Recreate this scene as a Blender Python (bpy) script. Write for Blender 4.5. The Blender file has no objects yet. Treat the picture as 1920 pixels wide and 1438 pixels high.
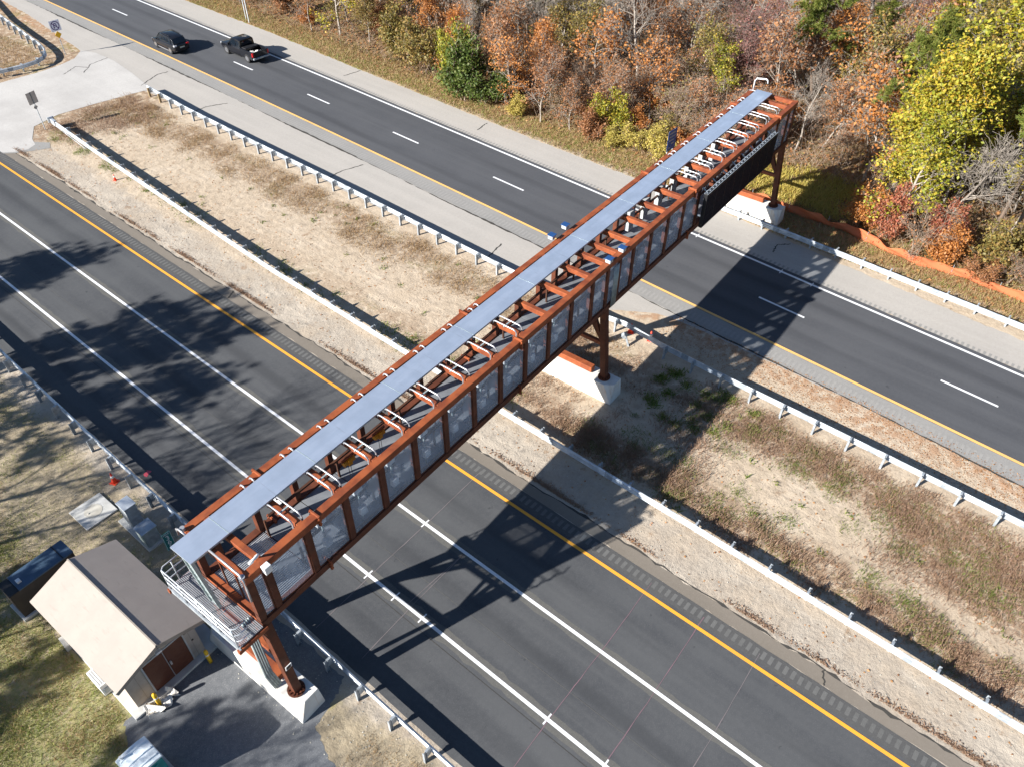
import bpy, math, random
import numpy as np
from mathutils import Vector, Matrix, Euler

# ------------------------------------------------------------------ camera
sc = bpy.context.scene
F_PX, PITCH, ROLL, YAW, CAM_H = 1465.29, 0.757401, 0.0097202, 0.886597, 31.419
cy_, sy_, cp_, sp_ = math.cos(YAW), math.sin(YAW), math.cos(PITCH), math.sin(PITCH)
fwd = Vector((sy_ * cp_, cy_ * cp_, -sp_))
rgt = Vector((cy_, -sy_, 0.0))
upv = rgt.cross(fwd)
r_ = rgt * math.cos(ROLL) + upv * math.sin(ROLL)
u_ = upv * math.cos(ROLL) - rgt * math.sin(ROLL)
cd = bpy.data.cameras.new("camera")
cam = bpy.data.objects.new("camera", cd)
bpy.context.collection.objects.link(cam)
M = Matrix((r_, u_, -fwd)).transposed().to_4x4()
M.translation = Vector((0, 0, CAM_H))
cam.matrix_world = M
cd.sensor_width = 36.0
cd.lens = F_PX / 1920 * 36
cd.clip_end = 2000
sc.camera = cam

# ------------------------------------------------------------------ light
SUN_EL, SUN_AZ = math.radians(27.7), math.radians(-20.0)      # SUN_AZ: the way the light travels
sdir = Vector((math.cos(SUN_AZ) * math.cos(SUN_EL), math.sin(SUN_AZ) * math.cos(SUN_EL), -math.sin(SUN_EL)))
sl = bpy.data.lights.new("sun", 'SUN')
sl.energy = 5.0
sl.angle = math.radians(0.5)
sl.color = (1.0, 0.955, 0.885)
so = bpy.data.objects.new("sun", sl)
bpy.context.collection.objects.link(so)
so.rotation_euler = sdir.to_track_quat('-Z', 'Y').to_euler()
w = bpy.data.worlds.new("World")
sc.world = w
w.use_nodes = True
sky = w.node_tree.nodes.new('ShaderNodeTexSky')
sky.sky_type = 'NISHITA'
sky.sun_disc = False
sky.sun_elevation = SUN_EL
sky.ozone_density = 4.0
sky.dust_density = 0.4
sky.sun_rotation = math.atan2(-sdir.x, -sdir.y)
bg = w.node_tree.nodes['Background']
bg.inputs[1].default_value = 0.05
w.node_tree.links.new(sky.outputs[0], bg.inputs[0])
vs = sc.view_settings
vs.view_transform = 'Standard'
vs.look = 'None'
vs.gamma = 1.0
vs.exposure = 1.35
sc.cycles.max_bounces = 6
sc.cycles.transparent_max_bounces = 12

COL = bpy.context.collection
rng = np.random.default_rng(7)
random.seed(7)


# ------------------------------------------------------------------ node helpers
class NT:
    def __init__(s, name):
        s.m = bpy.data.materials.new(name)
        s.m.use_nodes = True
        s.t = s.m.node_tree
        s.b = s.t.nodes['Principled BSDF']
        s.out = s.t.nodes['Material Output']

    def n(s, typ, **kw):
        nd = s.t.nodes.new(typ)
        for k, v in kw.items():
            setattr(nd, k, v)
        return nd

    def l(s, a, b):
        s.t.links.new(a, b)

    def set(s, inp, v):
        if hasattr(v, 'is_linked') or isinstance(v, bpy.types.NodeSocket):
            s.l(v, inp)
        else:
            if inp.type == 'RGBA' and len(v) == 3:
                v = (*v, 1)
            inp.default_value = v

    def coord(s, kind='Object'):
        return s.n('ShaderNodeTexCoord').outputs[kind]

    def mapping(s, vec, scale=(1, 1, 1), loc=(0, 0, 0), rot=(0, 0, 0)):
        m = s.n('ShaderNodeMapping')
        s.l(vec, m.inputs[0])
        m.inputs[1].default_value = loc
        m.inputs[2].default_value = rot
        m.inputs[3].default_value = scale
        return m.outputs[0]

    def noise(s, vec, scale, detail=4, rough=0.55, dist=0.0):
        nn = s.n('ShaderNodeTexNoise')
        s.l(vec, nn.inputs['Vector'])
        nn.inputs['Scale'].default_value = scale
        nn.inputs['Detail'].default_value = detail
        nn.inputs['Roughness'].default_value = rough
        nn.inputs['Distortion'].default_value = dist
        return nn.outputs[0]

    def math(s, op, a, b=None, c=None):
        m = s.n('ShaderNodeMath', operation=op)
        s.set(m.inputs[0], a)
        if b is not None:
            s.set(m.inputs[1], b)
        if c is not None:
            s.set(m.inputs[2], c)
        return m.outputs[0]

    def ramp(s, v, lo, hi, a=0.0, b=1.0, smooth=True):
        m = s.n('ShaderNodeMapRange')
        m.interpolation_type = 'SMOOTHSTEP' if smooth else 'LINEAR'
        s.set(m.inputs[0], v)
        m.inputs[1].default_value = lo
        m.inputs[2].default_value = hi
        m.inputs[3].default_value = a
        m.inputs[4].default_value = b
        return m.outputs[0]

    def mix(s, f, a, b):
        m = s.n('ShaderNodeMix', data_type='RGBA')
        s.set(m.inputs[0], f)
        s.set(m.inputs[6], a)
        s.set(m.inputs[7], b)
        return m.outputs[2]

    def xyz(s, vec):
        x = s.n('ShaderNodeSeparateXYZ')
        s.l(vec, x.inputs[0])
        return x.outputs

    def bump(s, h, strength=0.3, dist=0.02):
        b = s.n('ShaderNodeBump')
        b.inputs['Strength'].default_value = strength
        b.inputs['Distance'].default_value = dist
        s.l(h, b.inputs['Height'])
        s.l(b.outputs[0], s.b.inputs['Normal'])

    def fin(s, col, rough=0.8, metal=0.0, spec=None):
        s.set(s.b.inputs['Base Color'], col)
        s.set(s.b.inputs['Roughness'], rough)
        s.b.inputs['Metallic'].default_value = metal
        if spec is not None:
            s.b.inputs['Specular IOR Level'].default_value = spec
        return s.m


def simple(name, c1, c2=None, rough=0.6, metal=0.0, scale=3.0, bump=0.0, spec=0.4, stretch=(1, 1, 1), lo=.35, hi=.65):
    t = NT(name)
    v = t.mapping(t.coord(), stretch)
    f = t.noise(v, scale, 6, .6)
    c2 = c2 or tuple(x * .75 for x in c1)
    col = t.mix(t.ramp(f, lo, hi), c1, c2)
    rg = t.ramp(t.noise(v, scale * 2.3, 4), .3, .7, max(0, rough - .08), min(1, rough + .08))
    if bump:
        t.bump(t.noise(v, scale * 9, 5), bump, .01)
    return t.fin(col, rg, metal, spec)


MT = {}
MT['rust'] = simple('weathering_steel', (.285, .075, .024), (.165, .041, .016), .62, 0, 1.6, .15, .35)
MT['rust_shaded'] = simple('weathering_steel_shaded', (.115, .034, .016), (.07, .022, .011), .65, 0, 1.6, .1, .3)  # same steel as above, with the shade of unlit faces put into its colour
MT['rail_dark'] = simple('dark_brown_steel', (.075, .032, .018), (.045, .02, .013), .6, 0, 2, .1, .3)
MT['galv'] = simple('galvanised_steel', (.68, .72, .76), (.46, .50, .54), .44, .5, 1.3, .05, .5)
MT['galv_old'] = simple('weathered_galvanised_post', (.40, .44, .48), (.28, .31, .34), .5, .3, 4.0, .05, .5)
MT['conduit'] = simple('steel_conduit', (.46, .46, .48), (.36, .36, .38), .38, .5, 5, 0, .5)
MT['tray'] = simple('cable_tray_steel', (.40, .47, .47), (.30, .36, .37), .5, .35, 5, .05, .5)
MT['deck'] = simple('grating_plate', (.20, .215, .235), (.15, .162, .18), .55, .2, 1.2, .05, .5)
MT['bar'] = simple('grating_bar', (.55, .58, .62), (.42, .45, .5), .45, .5, 5, 0, .5)
MT['bar_dull'] = simple('dull_grating_bar', (.36, .37, .40), (.28, .29, .32), .5, .4, 5, .05, .5)
MT['dark'] = simple('black_metal', (.018, .018, .02), (.012, .012, .014), .5, .1, 3, 0, .4)
MT['screen'] = simple('sign_face_black', (.003, .006, .015), (.0025, .005, .012), .6, 0, 3, 0, .06)
MT['white_metal'] = simple('white_painted_metal', (.74, .75, .75), (.62, .64, .65), .45, 0, 4, 0, .5)
MT['grey_cab'] = simple('grey_cabinet_paint', (.42, .44, .45), (.35, .37, .38), .5, .1, 3, 0, .5)
MT['yellow'] = simple('yellow_paint', (.80, .50, .02), (.65, .38, .02), .5, 0, 5)
MT['chain'] = simple('hoist_yellow', (.62, .27, .01), (.5, .2, .01), .5, 0, 5)
MT['orange'] = simple('cone_orange', (.85, .07, .025), (.7, .05, .02), .55, 0, 6)
MT['white_band'] = simple('reflective_white', (.85, .85, .85), (.75, .75, .75), .4, 0, 6)
MT['wood_post'] = simple('timber_post', (.30, .22, .12), (.2, .14, .08), .8, 0, 6, .2)
MT['door'] = simple('brown_door_paint', (.105, .034, .017), (.085, .027, .014), .5, 0, 3, 0, .4)
MT['stone_wall'] = simple('tan_wall_panel', (.42, .37, .32), (.37, .325, .28), .8, 0, 2.5, .1, .2)
MT['trim'] = simple('tan_trim', (.30, .265, .23), (.26, .23, .2), .7, 0, 3)
MT['teal'] = simple('teal_plastic', (.01, .22, .22), (.01, .17, .18), .4, 0, 2)
MT['roof_white'] = simple('translucent_white_plastic', (.72, .78, .82), (.62, .70, .75), .45, 0, 3)
MT['genset'] = simple('dark_brown_enclosure', (.045, .036, .034), (.035, .028, .028), .5, 0, 2)
MT['genset_top'] = simple('blue_grey_lid', (.06, .10, .16), (.05, .085, .13), .4, .2, 2)
MT['tyre'] = simple('tyre_rubber', (.018, .018, .019), (.013, .013, .014), .8, 0, 10)
MT['rim'] = simple('alloy_rim', (.45, .46, .48), (.3, .3, .32), .3, .8, 10)
MT['carpaint'] = simple('black_car_paint', (.012, .013, .017), (.010, .011, .015), .16, .2, 1, 0, .6)
MT['carglass'] = simple('tinted_glass', (.008, .012, .018), (.006, .010, .016), .06, 0, 1, 0, .7)
MT['red'] = simple('red_lens', (.55, .01, .012), (.4, .008, .01), .25, 0, 10)
MT['clear_lens'] = simple('clear_lens', (.6, .62, .65), (.5, .5, .55), .15, .1, 10)
MT['plate'] = simple('number_plate', (.6, .6, .5), (.55, .55, .45), .5, 0, 10)
MT['sign_back'] = simple('aluminium_sign_back', (.55, .52, .48), (.46, .43, .40), .55, .1, 4)
MT['sign_white'] = simple('sign_white_sheet', (.75, .75, .82), (.68, .68, .76), .5, 0, 4)
MT['sign_ink'] = simple('sign_dark_violet_ink', (.06, .02, .16), (.05, .015, .13), .5, 0, 4)
MT['sign_yellow'] = simple('sign_yellow_sheet', (.85, .48, .01), (.75, .4, .01), .5, 0, 4)
MT['sign_green'] = simple('sign_green_sheet', (.008, .17, .17), (.007, .145, .145), .45, 0, 4)
MT['sign_blue'] = simple('sign_blue_sheet', (.02, .09, .34), (.017, .075, .29), .45, 0, 4)
MT['plastic_bag'] = simple('white_plastic_sheet', (.7, .68, .64), (.55, .53, .5), .5, 0, 6)
MT['solar'] = simple('solar_glass_blue', (.03, .09, .25), (.02, .07, .2), .15, .2, 4, 0, .6)


def mat_walkway():
    t = NT('brushed_aluminium_walkway_sky_tint')
    v = t.coord()
    f = t.noise(t.mapping(v, (.25, 1.6, 1)), 2.0, 4, .5)
    g = t.noise(v, 1.1, 4)
    col = t.mix(t.ramp(f, .3, .7), (.58, .66, .78), (.47, .55, .67))  # blue of the reflected sky is put into the metal's base tones
    col = t.mix(t.ramp(g, .35, .7, 0, .5), col, (.40, .47, .57))
    k = t.noise(t.mapping(v, (5, .5, 1)), 1.2, 5, .6)
    col = t.mix(t.ramp(k, .60, .72, 0, .4), col, (.36, .40, .46))
    return t.fin(col, t.ramp(f, .3, .7, .30, .45), .62, .5)


MT['walk'] = mat_walkway()


def mat_pane():
    t = NT('perforated_screen_pane')
    d = t.n('ShaderNodeBsdfPrincipled')
    d.inputs['Base Color'].default_value = (.46, .52, .60, 1)
    d.inputs['Roughness'].default_value = .28
    tr = t.n('ShaderNodeBsdfTransparent')
    tr.inputs[0].default_value = (.86, .90, .95, 1)
    mx = t.n('ShaderNodeMixShader')
    v = t.coord()
    f = t.noise(v, .7, 3)
    t.l(t.ramp(f, .3, .7, .24, .38), mx.inputs[0])
    t.l(tr.outputs[0], mx.inputs[1])
    t.l(d.outputs[0], mx.inputs[2])
    t.l(mx.outputs[0], t.out.inputs[0])
    return t.m


MT['pane'] = mat_pane()


def mat_concrete(name, a, b, stain=None):
    t = NT(name)
    v = t.coord()
    f = t.noise(v, 1.3, 6, .6)
    col = t.mix(t.ramp(f, .3, .7), a, b)
    if stain:
        k = t.noise(t.mapping(v, (6, 1.2, .35)), 1.6, 5, .6)
        col = t.mix(t.ramp(k, .56, .74, 0, .55), col, stain)
    t.bump(t.noise(v, 30, 4), .15, .01)
    return t.fin(col, .85, 0, .2)


MT['concrete'] = mat_concrete('pedestal_concrete', (.66, .65, .62), (.56, .54, .50), (.50, .36, .24))
MT['slab'] = mat_concrete('slab_concrete', (.50, .50, .49), (.40, .40, .38))
MT['slab_old'] = mat_concrete('old_slab_concrete', (.48, .46, .41), (.38, .36, .31))
MT['roof_tan'] = mat_concrete('tan_roof_panel', (.355, .31, .278), (.325, .285, .257), (.27, .24, .217))


def mat_asphalt(name, base, speck, light, var=.25, streak=.3, crack=None, lanes=None, slope=0.0):
    t = NT(name)
    v = t.coord()
    big = t.noise(v, .22, 5, .6)
    st = t.noise(t.mapping(v, (1.1, .03, 1)), 1.0, 4, .6)
    fine = t.noise(v, 24, 3, .7)
    mid = t.noise(v, 5.0, 5, .7)
    c = t.mix(t.ramp(big, .3, .7, 0, var), base, light)
    c = t.mix(t.ramp(st, .42, .68, 0, streak), c, light)
    c = t.mix(t.ramp(mid, .35, .75, 0, .25), c, speck)
    c = t.mix(t.ramp(fine, .52, .74, 0, .8), c, speck)
    if lanes:
        X, Y, _ = t.xyz(v)
        xx = t.math('ADD', t.math('SUBTRACT', X, t.math('MULTIPLY', Y, slope)), t.math('MULTIPLY', t.math('SUBTRACT', big, .5), .5))
        ln = t.noise(t.mapping(v, (.6, .05, 1)), 1.0, 3)
        for xc in lanes:
            d_ = t.math('ABSOLUTE', t.math('SUBTRACT', xx, xc))
            c = t.mix(t.math('MULTIPLY', t.ramp(d_, .1, .55, .55, 0), t.ramp(ln, .3, .65)), c, tuple(q * .72 for q in base))
            wp = t.ramp(t.math('ABSOLUTE', t.math('SUBTRACT', d_, .92)), .1, .45, .5, 0)
            c = t.mix(t.math('MULTIPLY', wp, t.ramp(ln, .65, .35)), c, light)
        oil = t.ramp(t.noise(v, 1.9, 3, .5), .70, .76, 0, .6)
        c = t.mix(oil, c, tuple(q * .6 for q in base))
    if crack:
        vo = t.n('ShaderNodeTexVoronoi', feature='DISTANCE_TO_EDGE')
        t.l(t.mapping(v, (.35, .16, 1)), vo.inputs['Vector'])
        vo.inputs['Scale'].default_value = crack
        ck = t.ramp(vo.outputs[0], .0, .006, .55, 0)
        c = t.mix(ck, c, tuple(x * .35 for x in base))
    t.bump(fine, .25, .008)
    return t.fin(c, .88, 0, .25)


MT['asph_near'] = mat_asphalt('dark_asphalt', (.049, .052, .058), (.108, .110, .114), (.082, .085, .089), .7, .6, None, (9.7, 13.4, 17.1))
MT['asph_far'] = mat_asphalt('blue_grey_asphalt', (.058, .061, .069), (.095, .098, .106), (.082, .085, .093), .5, .6, None, (40.4, 44.05), .0269)
MT['asph_rumble'] = mat_asphalt('milled_asphalt', (.066, .066, .067), (.12, .12, .118), (.085, .084, .082), .4, .2)
MT['asph_patch'] = mat_asphalt('rumble_groove', (.118, .118, .116), (.16, .16, .155), (.09, .09, .088), .7, .5)
MT['asph_patch2'] = mat_asphalt('pale_rumble_groove', (.27, .264, .253), (.18, .178, .172), (.30, .29, .275), .6, .5)
MT['asph_groove'] = mat_asphalt('grooved_asphalt', (.085, .084, .080), (.16, .155, .145), (.11, .108, .10), .4, .2)
MT['asph_brown'] = mat_asphalt('brown_shoulder_asphalt', (.155, .135, .112), (.22, .195, .165), (.19, .165, .138), .5, .5)
MT['asph_light'] = mat_asphalt('light_shoulder_asphalt', (.345, .325, .30), (.24, .225, .21), (.40, .375, .345), .6, .6)
MT['asph_grey'] = mat_asphalt('grey_shoulder_asphalt', (.235, .23, .222), (.15, .148, .145), (.29, .28, .265), .6, .5)
MT['asph_turn'] = mat_asphalt('pale_turnaround_asphalt', (.375, .36, .345), (.27, .262, .25), (.47, .455, .435), .9, .3)
MT['tar'] = mat_asphalt('tar_seam', (.045, .043, .04), (.09, .08, .065), (.05, .048, .044), .3, .1)
MT['gravel'] = mat_asphalt('dark_gravel', (.10, .107, .118), (.28, .287, .30), (.14, .147, .158), .5, 0)


def mat_paint(name, c, c2):
    t = NT(name)
    v = t.coord()
    f = t.noise(v, 9, 6, .75)
    g = t.noise(v, .5, 3)
    col = t.mix(t.ramp(f, .54, .74, 0, .8), c, c2)
    col = t.mix(t.ramp(g, .4, .7, 0, .25), col, c2)
    return t.fin(col, .7, 0, .3)


MT['white_line'] = mat_paint('white_road_paint', (.72, .73, .75), (.40, .41, .42))
MT['yellow_line'] = mat_paint('yellow_road_paint', (.76, .335, .035), (.50, .25, .06))
MT['yellow_pale'] = mat_paint('worn_yellow_road_paint', (.74, .43, .14), (.46, .31, .15))
MT['chalk'] = mat_paint('chalk_survey_line', (.155, .135, .14), (.08, .075, .078))
MT['pink'] = mat_paint('pink_marking_paint', (.65, .09, .13), (.3, .1, .1))
MT['pinkline'] = mat_paint('pink_chalk_line', (.17, .105, .125), (.085, .07, .078))


def mat_ground():
    t = NT('roadside_soil')
    v = t.coord()
    X, Y, _ = t.xyz(v)
    n1 = t.noise(v, .35, 6, .6)
    n2 = t.noise(v, 1.7, 6, .65)
    n3 = t.noise(v, 7.0, 5, .7)
    fine = t.noise(v, 30, 3, .7)
    wx = t.math('ADD', X, t.math('MULTIPLY', t.math('SUBTRACT', n1, .5), 3.2))
    wx = t.math('ADD', wx, t.math('MULTIPLY', t.math('SUBTRACT', n2, .5), 1.6))
    # sand
    sand = t.mix(t.ramp(n2, .3, .7), (.47, .385, .29), (.39, .315, .235))
    sand = t.mix(t.ramp(n1, .45, .75, 0, .5), sand, (.54, .465, .375))
    sand = t.mix(t.ramp(n3, .5, .8, 0, .55), sand, (.29, .235, .175))
    sand = t.mix(t.ramp(fine, .55, .75, 0, .5), sand, (.26, .21, .155))
    grey = t.mix(t.ramp(n3, .35, .7), (.27, .243, .215), (.39, .345, .29))
    grey = t.mix(t.ramp(n1, .42, .62, 0, .75), grey, (.47, .41, .335))
    grey = t.mix(t.ramp(n2, .54, .68, 0, .75), grey, (.205, .185, .165))
    grey = t.mix(t.ramp(fine, .45, .7, 0, .6), grey, (.24, .225, .205))
    # verge next to the near road: grey gravelly sand
    vg = t.ramp(wx, 23.6, 22.6)
    c = t.mix(t.math('MULTIPLY', vg, t.ramp(n1, .3, .6, .35, .9)), sand, grey)
    # dry brown weeds
    dry = t.mix(t.ramp(n3, .3, .7), (.31, .21, .135), (.20, .14, .095))
    g_hi = t.math('MULTIPLY', t.ramp(wx, 29.6, 31.2), t.ramp(wx, 33.6, 32.6))
    ym = t.ramp(Y, 13, 8)
    g_r = t.math('MULTIPLY', t.math('MULTIPLY', t.ramp(t.math('ADD', wx, t.ramp(Y, 2, -4, 0, 3)), 29.6, 31.2), t.ramp(wx, 33.4, 32.4)), ym)
    g_l = t.math('MULTIPLY', t.math('MULTIPLY', t.ramp(wx, 24.2, 25.0), t.ramp(wx, 27.0, 25.6)), t.ramp(Y, 45, 10, .25, .95))
    g_t = t.math('MULTIPLY', t.ramp(t.math('ADD', Y, t.math('MULTIPLY', n1, 4)), 71, 74), .9)
    msk = t.math('MAXIMUM', t.math('MAXIMUM', t.math('MULTIPLY', g_hi, .55), g_r), t.math('MAXIMUM', g_l, g_t))
    msk = t.math('MULTIPLY', msk, t.ramp(n2, .34, .56))
    c = t.mix(msk, c, dry)
    spot = t.ramp(t.noise(v, .9, 6, .7), .60, .68, 0, .7)
    c = t.mix(spot, c, dry)
    # rusty needles along the far pavement edge
    nd = t.math('MULTIPLY', t.math('MULTIPLY', t.ramp(wx, 35.2, 36.5), t.ramp(X, 42, 38)), t.ramp(n2, .38, .58, 0, .85))
    c = t.mix(nd, c, (.36, .22, .135))
    # tyre tracks in the sand
    sn = t.math('MULTIPLY', t.math('SINE', t.math('MULTIPLY', Y, .09)), .5)
    xs_ = t.math('ADD', t.math('ADD', X, sn), t.math('MULTIPLY', t.math('SUBTRACT', n1, .5), 1.4))
    tk = None
    for xc in (27.0, 28.6, 29.3, 31.0, 26.2):
        d_ = t.ramp(t.math('ABSOLUTE', t.math('SUBTRACT', xs_, xc)), .05, .20, 1, 0)
        tk = d_ if tk is None else t.math('MAXIMUM', tk, d_)
    tread = t.n('ShaderNodeTexWave', wave_type='BANDS', bands_direction='Y')
    t.l(v, tread.inputs['Vector'])
    tread.inputs['Scale'].default_value = 1.6
    tread.inputs['Distortion'].default_value = 1.5
    tk = t.math('MULTIPLY', t.math('MULTIPLY', tk, t.ramp(n2, .42, .6)), t.math('ADD', .45, t.math('MULTIPLY', tread.outputs[0], .55)))
    c = t.mix(t.math('MULTIPLY', tk, .45), c, (.25, .20, .15))
    # green bits in the median
    gr = t.math('MULTIPLY', t.math('MULTIPLY', msk, t.ramp(n1, .5, .64)), t.ramp(n3, .42, .58))
    c = t.mix(gr, c, (.14, .155, .045))
    # forest side
    fo = t.ramp(wx, 50.8, 52.0)
    lit = t.mix(t.ramp(n3, .35, .65), (.29, .175, .095), (.15, .105, .065))
    lit = t.mix(t.ramp(n2, .42, .62, 0, .7), lit, (.17, .14, .06))
    lit = t.mix(t.ramp(fine, .55, .7, 0, .6), lit, (.33, .19, .085))
    vergrass = t.math('MULTIPLY', t.ramp(wx, 55.3, 53.6), t.math('MULTIPLY', t.ramp(n2, .40, .60), t.ramp(n1, .35, .55)))
    lit2 = t.mix(t.ramp(n2, .3, .6), (.37, .245, .13), (.27, .17, .085))
    lit2 = t.mix(t.math('MULTIPLY', vergrass, t.ramp(Y, 14, 24, .25, 1)), lit2, (.18, .19, .05))
    lit = t.mix(t.ramp(wx, 54.0, 55.6), lit2, lit)
    c = t.mix(fo, c, lit)
    # near left roadside
    le = t.ramp(wx, 7.6, 6.4)
    dirt = t.mix(t.ramp(n2, .3, .65), (.37, .31, .22), (.26, .215, .15))
    dirt = t.mix(t.ramp(fine, .5, .72, 0, .6), dirt, (.19, .155, .105))
    gz = t.math('ADD', t.ramp(wx, 5.0, -2.0, 0, .15), t.ramp(Y, 36, 20, -.06, .12))
    gz = t.math('SUBTRACT', gz, t.ramp(Y, 14.5, 13.5, 0, .5))
    gm = t.ramp(t.math('ADD', n2, gz), .56, .70)
    gm = t.math('MULTIPLY', gm, t.ramp(n3, .35, .60, .25, 1))
    grass = t.mix(t.ramp(n2, .4, .62), (.12, .165, .03), (.30, .27, .115))
    grass = t.mix(t.ramp(n3, .4, .7, 0, .7), grass, (.33, .275, .165))
    dirt = t.mix(gm, dirt, grass)
    c = t.mix(le, c, dirt)
    # tyre tracks along the median
    wv = t.n('ShaderNodeTexWave', wave_type='BANDS', bands_direction='X')
    t.l(t.mapping(v, (1, .05, 1), (0, 0, 0), (0, 0, .06)), wv.inputs['Vector'])
    wv.inputs['Scale'].default_value = .42
    wv.inputs['Distortion'].default_value = 9.0
    wv.inputs['Detail'].default_value = 3
    h = t.math('ADD', t.math('MULTIPLY', n3, .6), t.math('MULTIPLY', fine, .25))
    h = t.math('ADD', h, t.math('MULTIPLY', n2, 1.6))
    h = t.math('ADD', h, t.math('MULTIPLY', t.math('MULTIPLY', wv.outputs[0], t.ramp(n1, .45, .6)), .22))
    t.bump(h, .55, .10)
    return t.fin(c, .95, 0, .1)


MT['ground'] = mat_ground()


def mat_leaf(name, cols, trans=.35):
    t = NT(name)
    g = t.n('ShaderNodeNewGeometry')
    oi = t.n('ShaderNodeObjectInfo')
    cr = t.n('ShaderNodeValToRGB')
    el = cr.color_ramp.elements
    while len(el) < len(cols):
        el.new(.5)
    for i, c in enumerate(cols):
        el[i].position = i / max(1, len(cols) - 1)
        el[i].color = (*c, 1)
    v = t.coord()
    f = t.math('ADD', t.math('MULTIPLY', g.outputs['Random Per Island'], .62),
               t.math('MULTIPLY', t.noise(v, .5, 3), .5))
    f = t.math('ADD', f, t.math('MULTIPLY', oi.outputs['Random'], .16))
    t.l(t.math('SUBTRACT', f, .12), cr.inputs[0])
    d = t.n('ShaderNodeBsdfDiffuse')
    tl = t.n('ShaderNodeBsdfTranslucent')
    gl = t.n('ShaderNodeBsdfGlossy')
    gl.inputs['Roughness'].default_value = .55
    t.l(cr.outputs[0], d.inputs[0])
    t.l(cr.outputs[0], tl.inputs[0])
    m = t.n('ShaderNodeMixShader')
    m.inputs[0].default_value = trans
    t.l(d.outputs[0], m.inputs[1])
    t.l(tl.outputs[0], m.inputs[2])
    m2 = t.n('ShaderNodeMixShader')
    m2.inputs[0].default_value = .025
    t.l(m.outputs[0], m2.inputs[1])
    t.l(gl.outputs[0], m2.inputs[2])
    t.l(m2.outputs[0], t.out.inputs[0])
    return t.m


LEAF = {
    'maple': mat_leaf('leaf_yellow_green', [(.12, .17, .02), (.26, .28, .03), (.44, .37, .04), (.52, .27, .035)]),
    'green': mat_leaf('leaf_green', [(.035, .07, .014), (.075, .12, .022), (.13, .17, .035), (.22, .21, .05)]),
    'olive': mat_leaf('leaf_olive', [(.10, .10, .03), (.19, .17, .05), (.29, .21, .06), (.33, .17, .05)]),
    'orange': mat_leaf('leaf_orange', [(.22, .08, .025), (.42, .16, .04), (.55, .24, .07), (.40, .22, .08)]),
    'rust': mat_leaf('leaf_rust', [(.16, .07, .035), (.29, .13, .06), (.40, .19, .08), (.25, .16, .08)]),
    'red': mat_leaf('leaf_red', [(.20, .055, .04), (.33, .085, .055), (.42, .16, .08), (.34, .19, .11)]),
    'maroon': mat_leaf('leaf_maroon', [(.15, .05, .05), (.24, .09, .08), (.30, .15, .12), (.2, .12, .10)]),
    'yellow': mat_leaf('leaf_yellow', [(.20, .19, .04), (.40, .35, .07), (.55, .44, .12), (.42, .27, .08)]),
    'pine': mat_leaf('pine_needle', [(.05, .085, .015), (.10, .14, .024), (.17, .19, .035), (.25, .20, .05)], .2),
    'straw': mat_leaf('dry_grass_blade', [(.30, .19, .09), (.40, .28, .14), (.24, .14, .07), (.45, .36, .2)], .3),
    'weed': mat_leaf('brown_weed', [(.20, .13, .085), (.32, .21, .135), (.26, .16, .11), (.40, .29, .19)], .3),
    'blade': mat_leaf('green_grass_blade', [(.06, .11, .014), (.12, .17, .024), (.19, .22, .045), (.30, .28, .1)], .35),
    'mixg': mat_leaf('lawn_blade', [(.07, .125, .016), (.15, .21, .032), (.28, .28, .08), (.50, .44, .26)], .3),
    'litter': mat_leaf('fallen_leaf', [(.30, .13, .05), (.42, .22, .09), (.25, .11, .05), (.48, .33, .15)], .2),
}


def mat_bark(name, a, b):
    t = NT(name)
    v = t.coord()
    f = t.noise(t.mapping(v, (4, 4, 1.0)), 3, 6, .65)
    oi = t.n('ShaderNodeObjectInfo')
    col = t.mix(t.ramp(f, .3, .7), a, b)
    col = t.mix(t.math('MULTIPLY', oi.outputs['Random'], .35), col, tuple(x * .5 for x in a))
    t.bump(f, .4, .03)
    return t.fin(col, .9, 0, .15)


BARK = {'grey': mat_bark('grey_bark', (.41, .365, .32), (.26, .225, .19)),
        'brown': mat_bark('brown_bark', (.17, .125, .095), (.10, .075, .058)),
        'twig': mat_bark('brushwood_twig', (.38, .30, .235), (.26, .195, .145)),
        'mar': mat_bark('maroon_twig', (.30, .20, .18), (.19, .12, .11))}


# ------------------------------------------------------------------ object helpers
def tag(o, label=None, cat=None, group=None, kind=None):
    if label: o['label'] = label
    if cat: o['category'] = cat
    if group: o['group'] = group
    if kind: o['kind'] = kind
    return o


def empty(name, loc, rz=0.0, label=None, cat=None, group=None):
    o = bpy.data.objects.new(name, None)
    COL.objects.link(o)
    o.location = loc
    o.rotation_euler = (0, 0, rz)
    o.empty_display_size = .3
    return tag(o, label, cat, group)


def copy_tree(o, parent=None):
    c = o.copy()
    COL.objects.link(c)
    if parent is not None:
        c.parent = parent
    for ch in list(o.children):
        copy_tree(ch, c)
    return c


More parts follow.
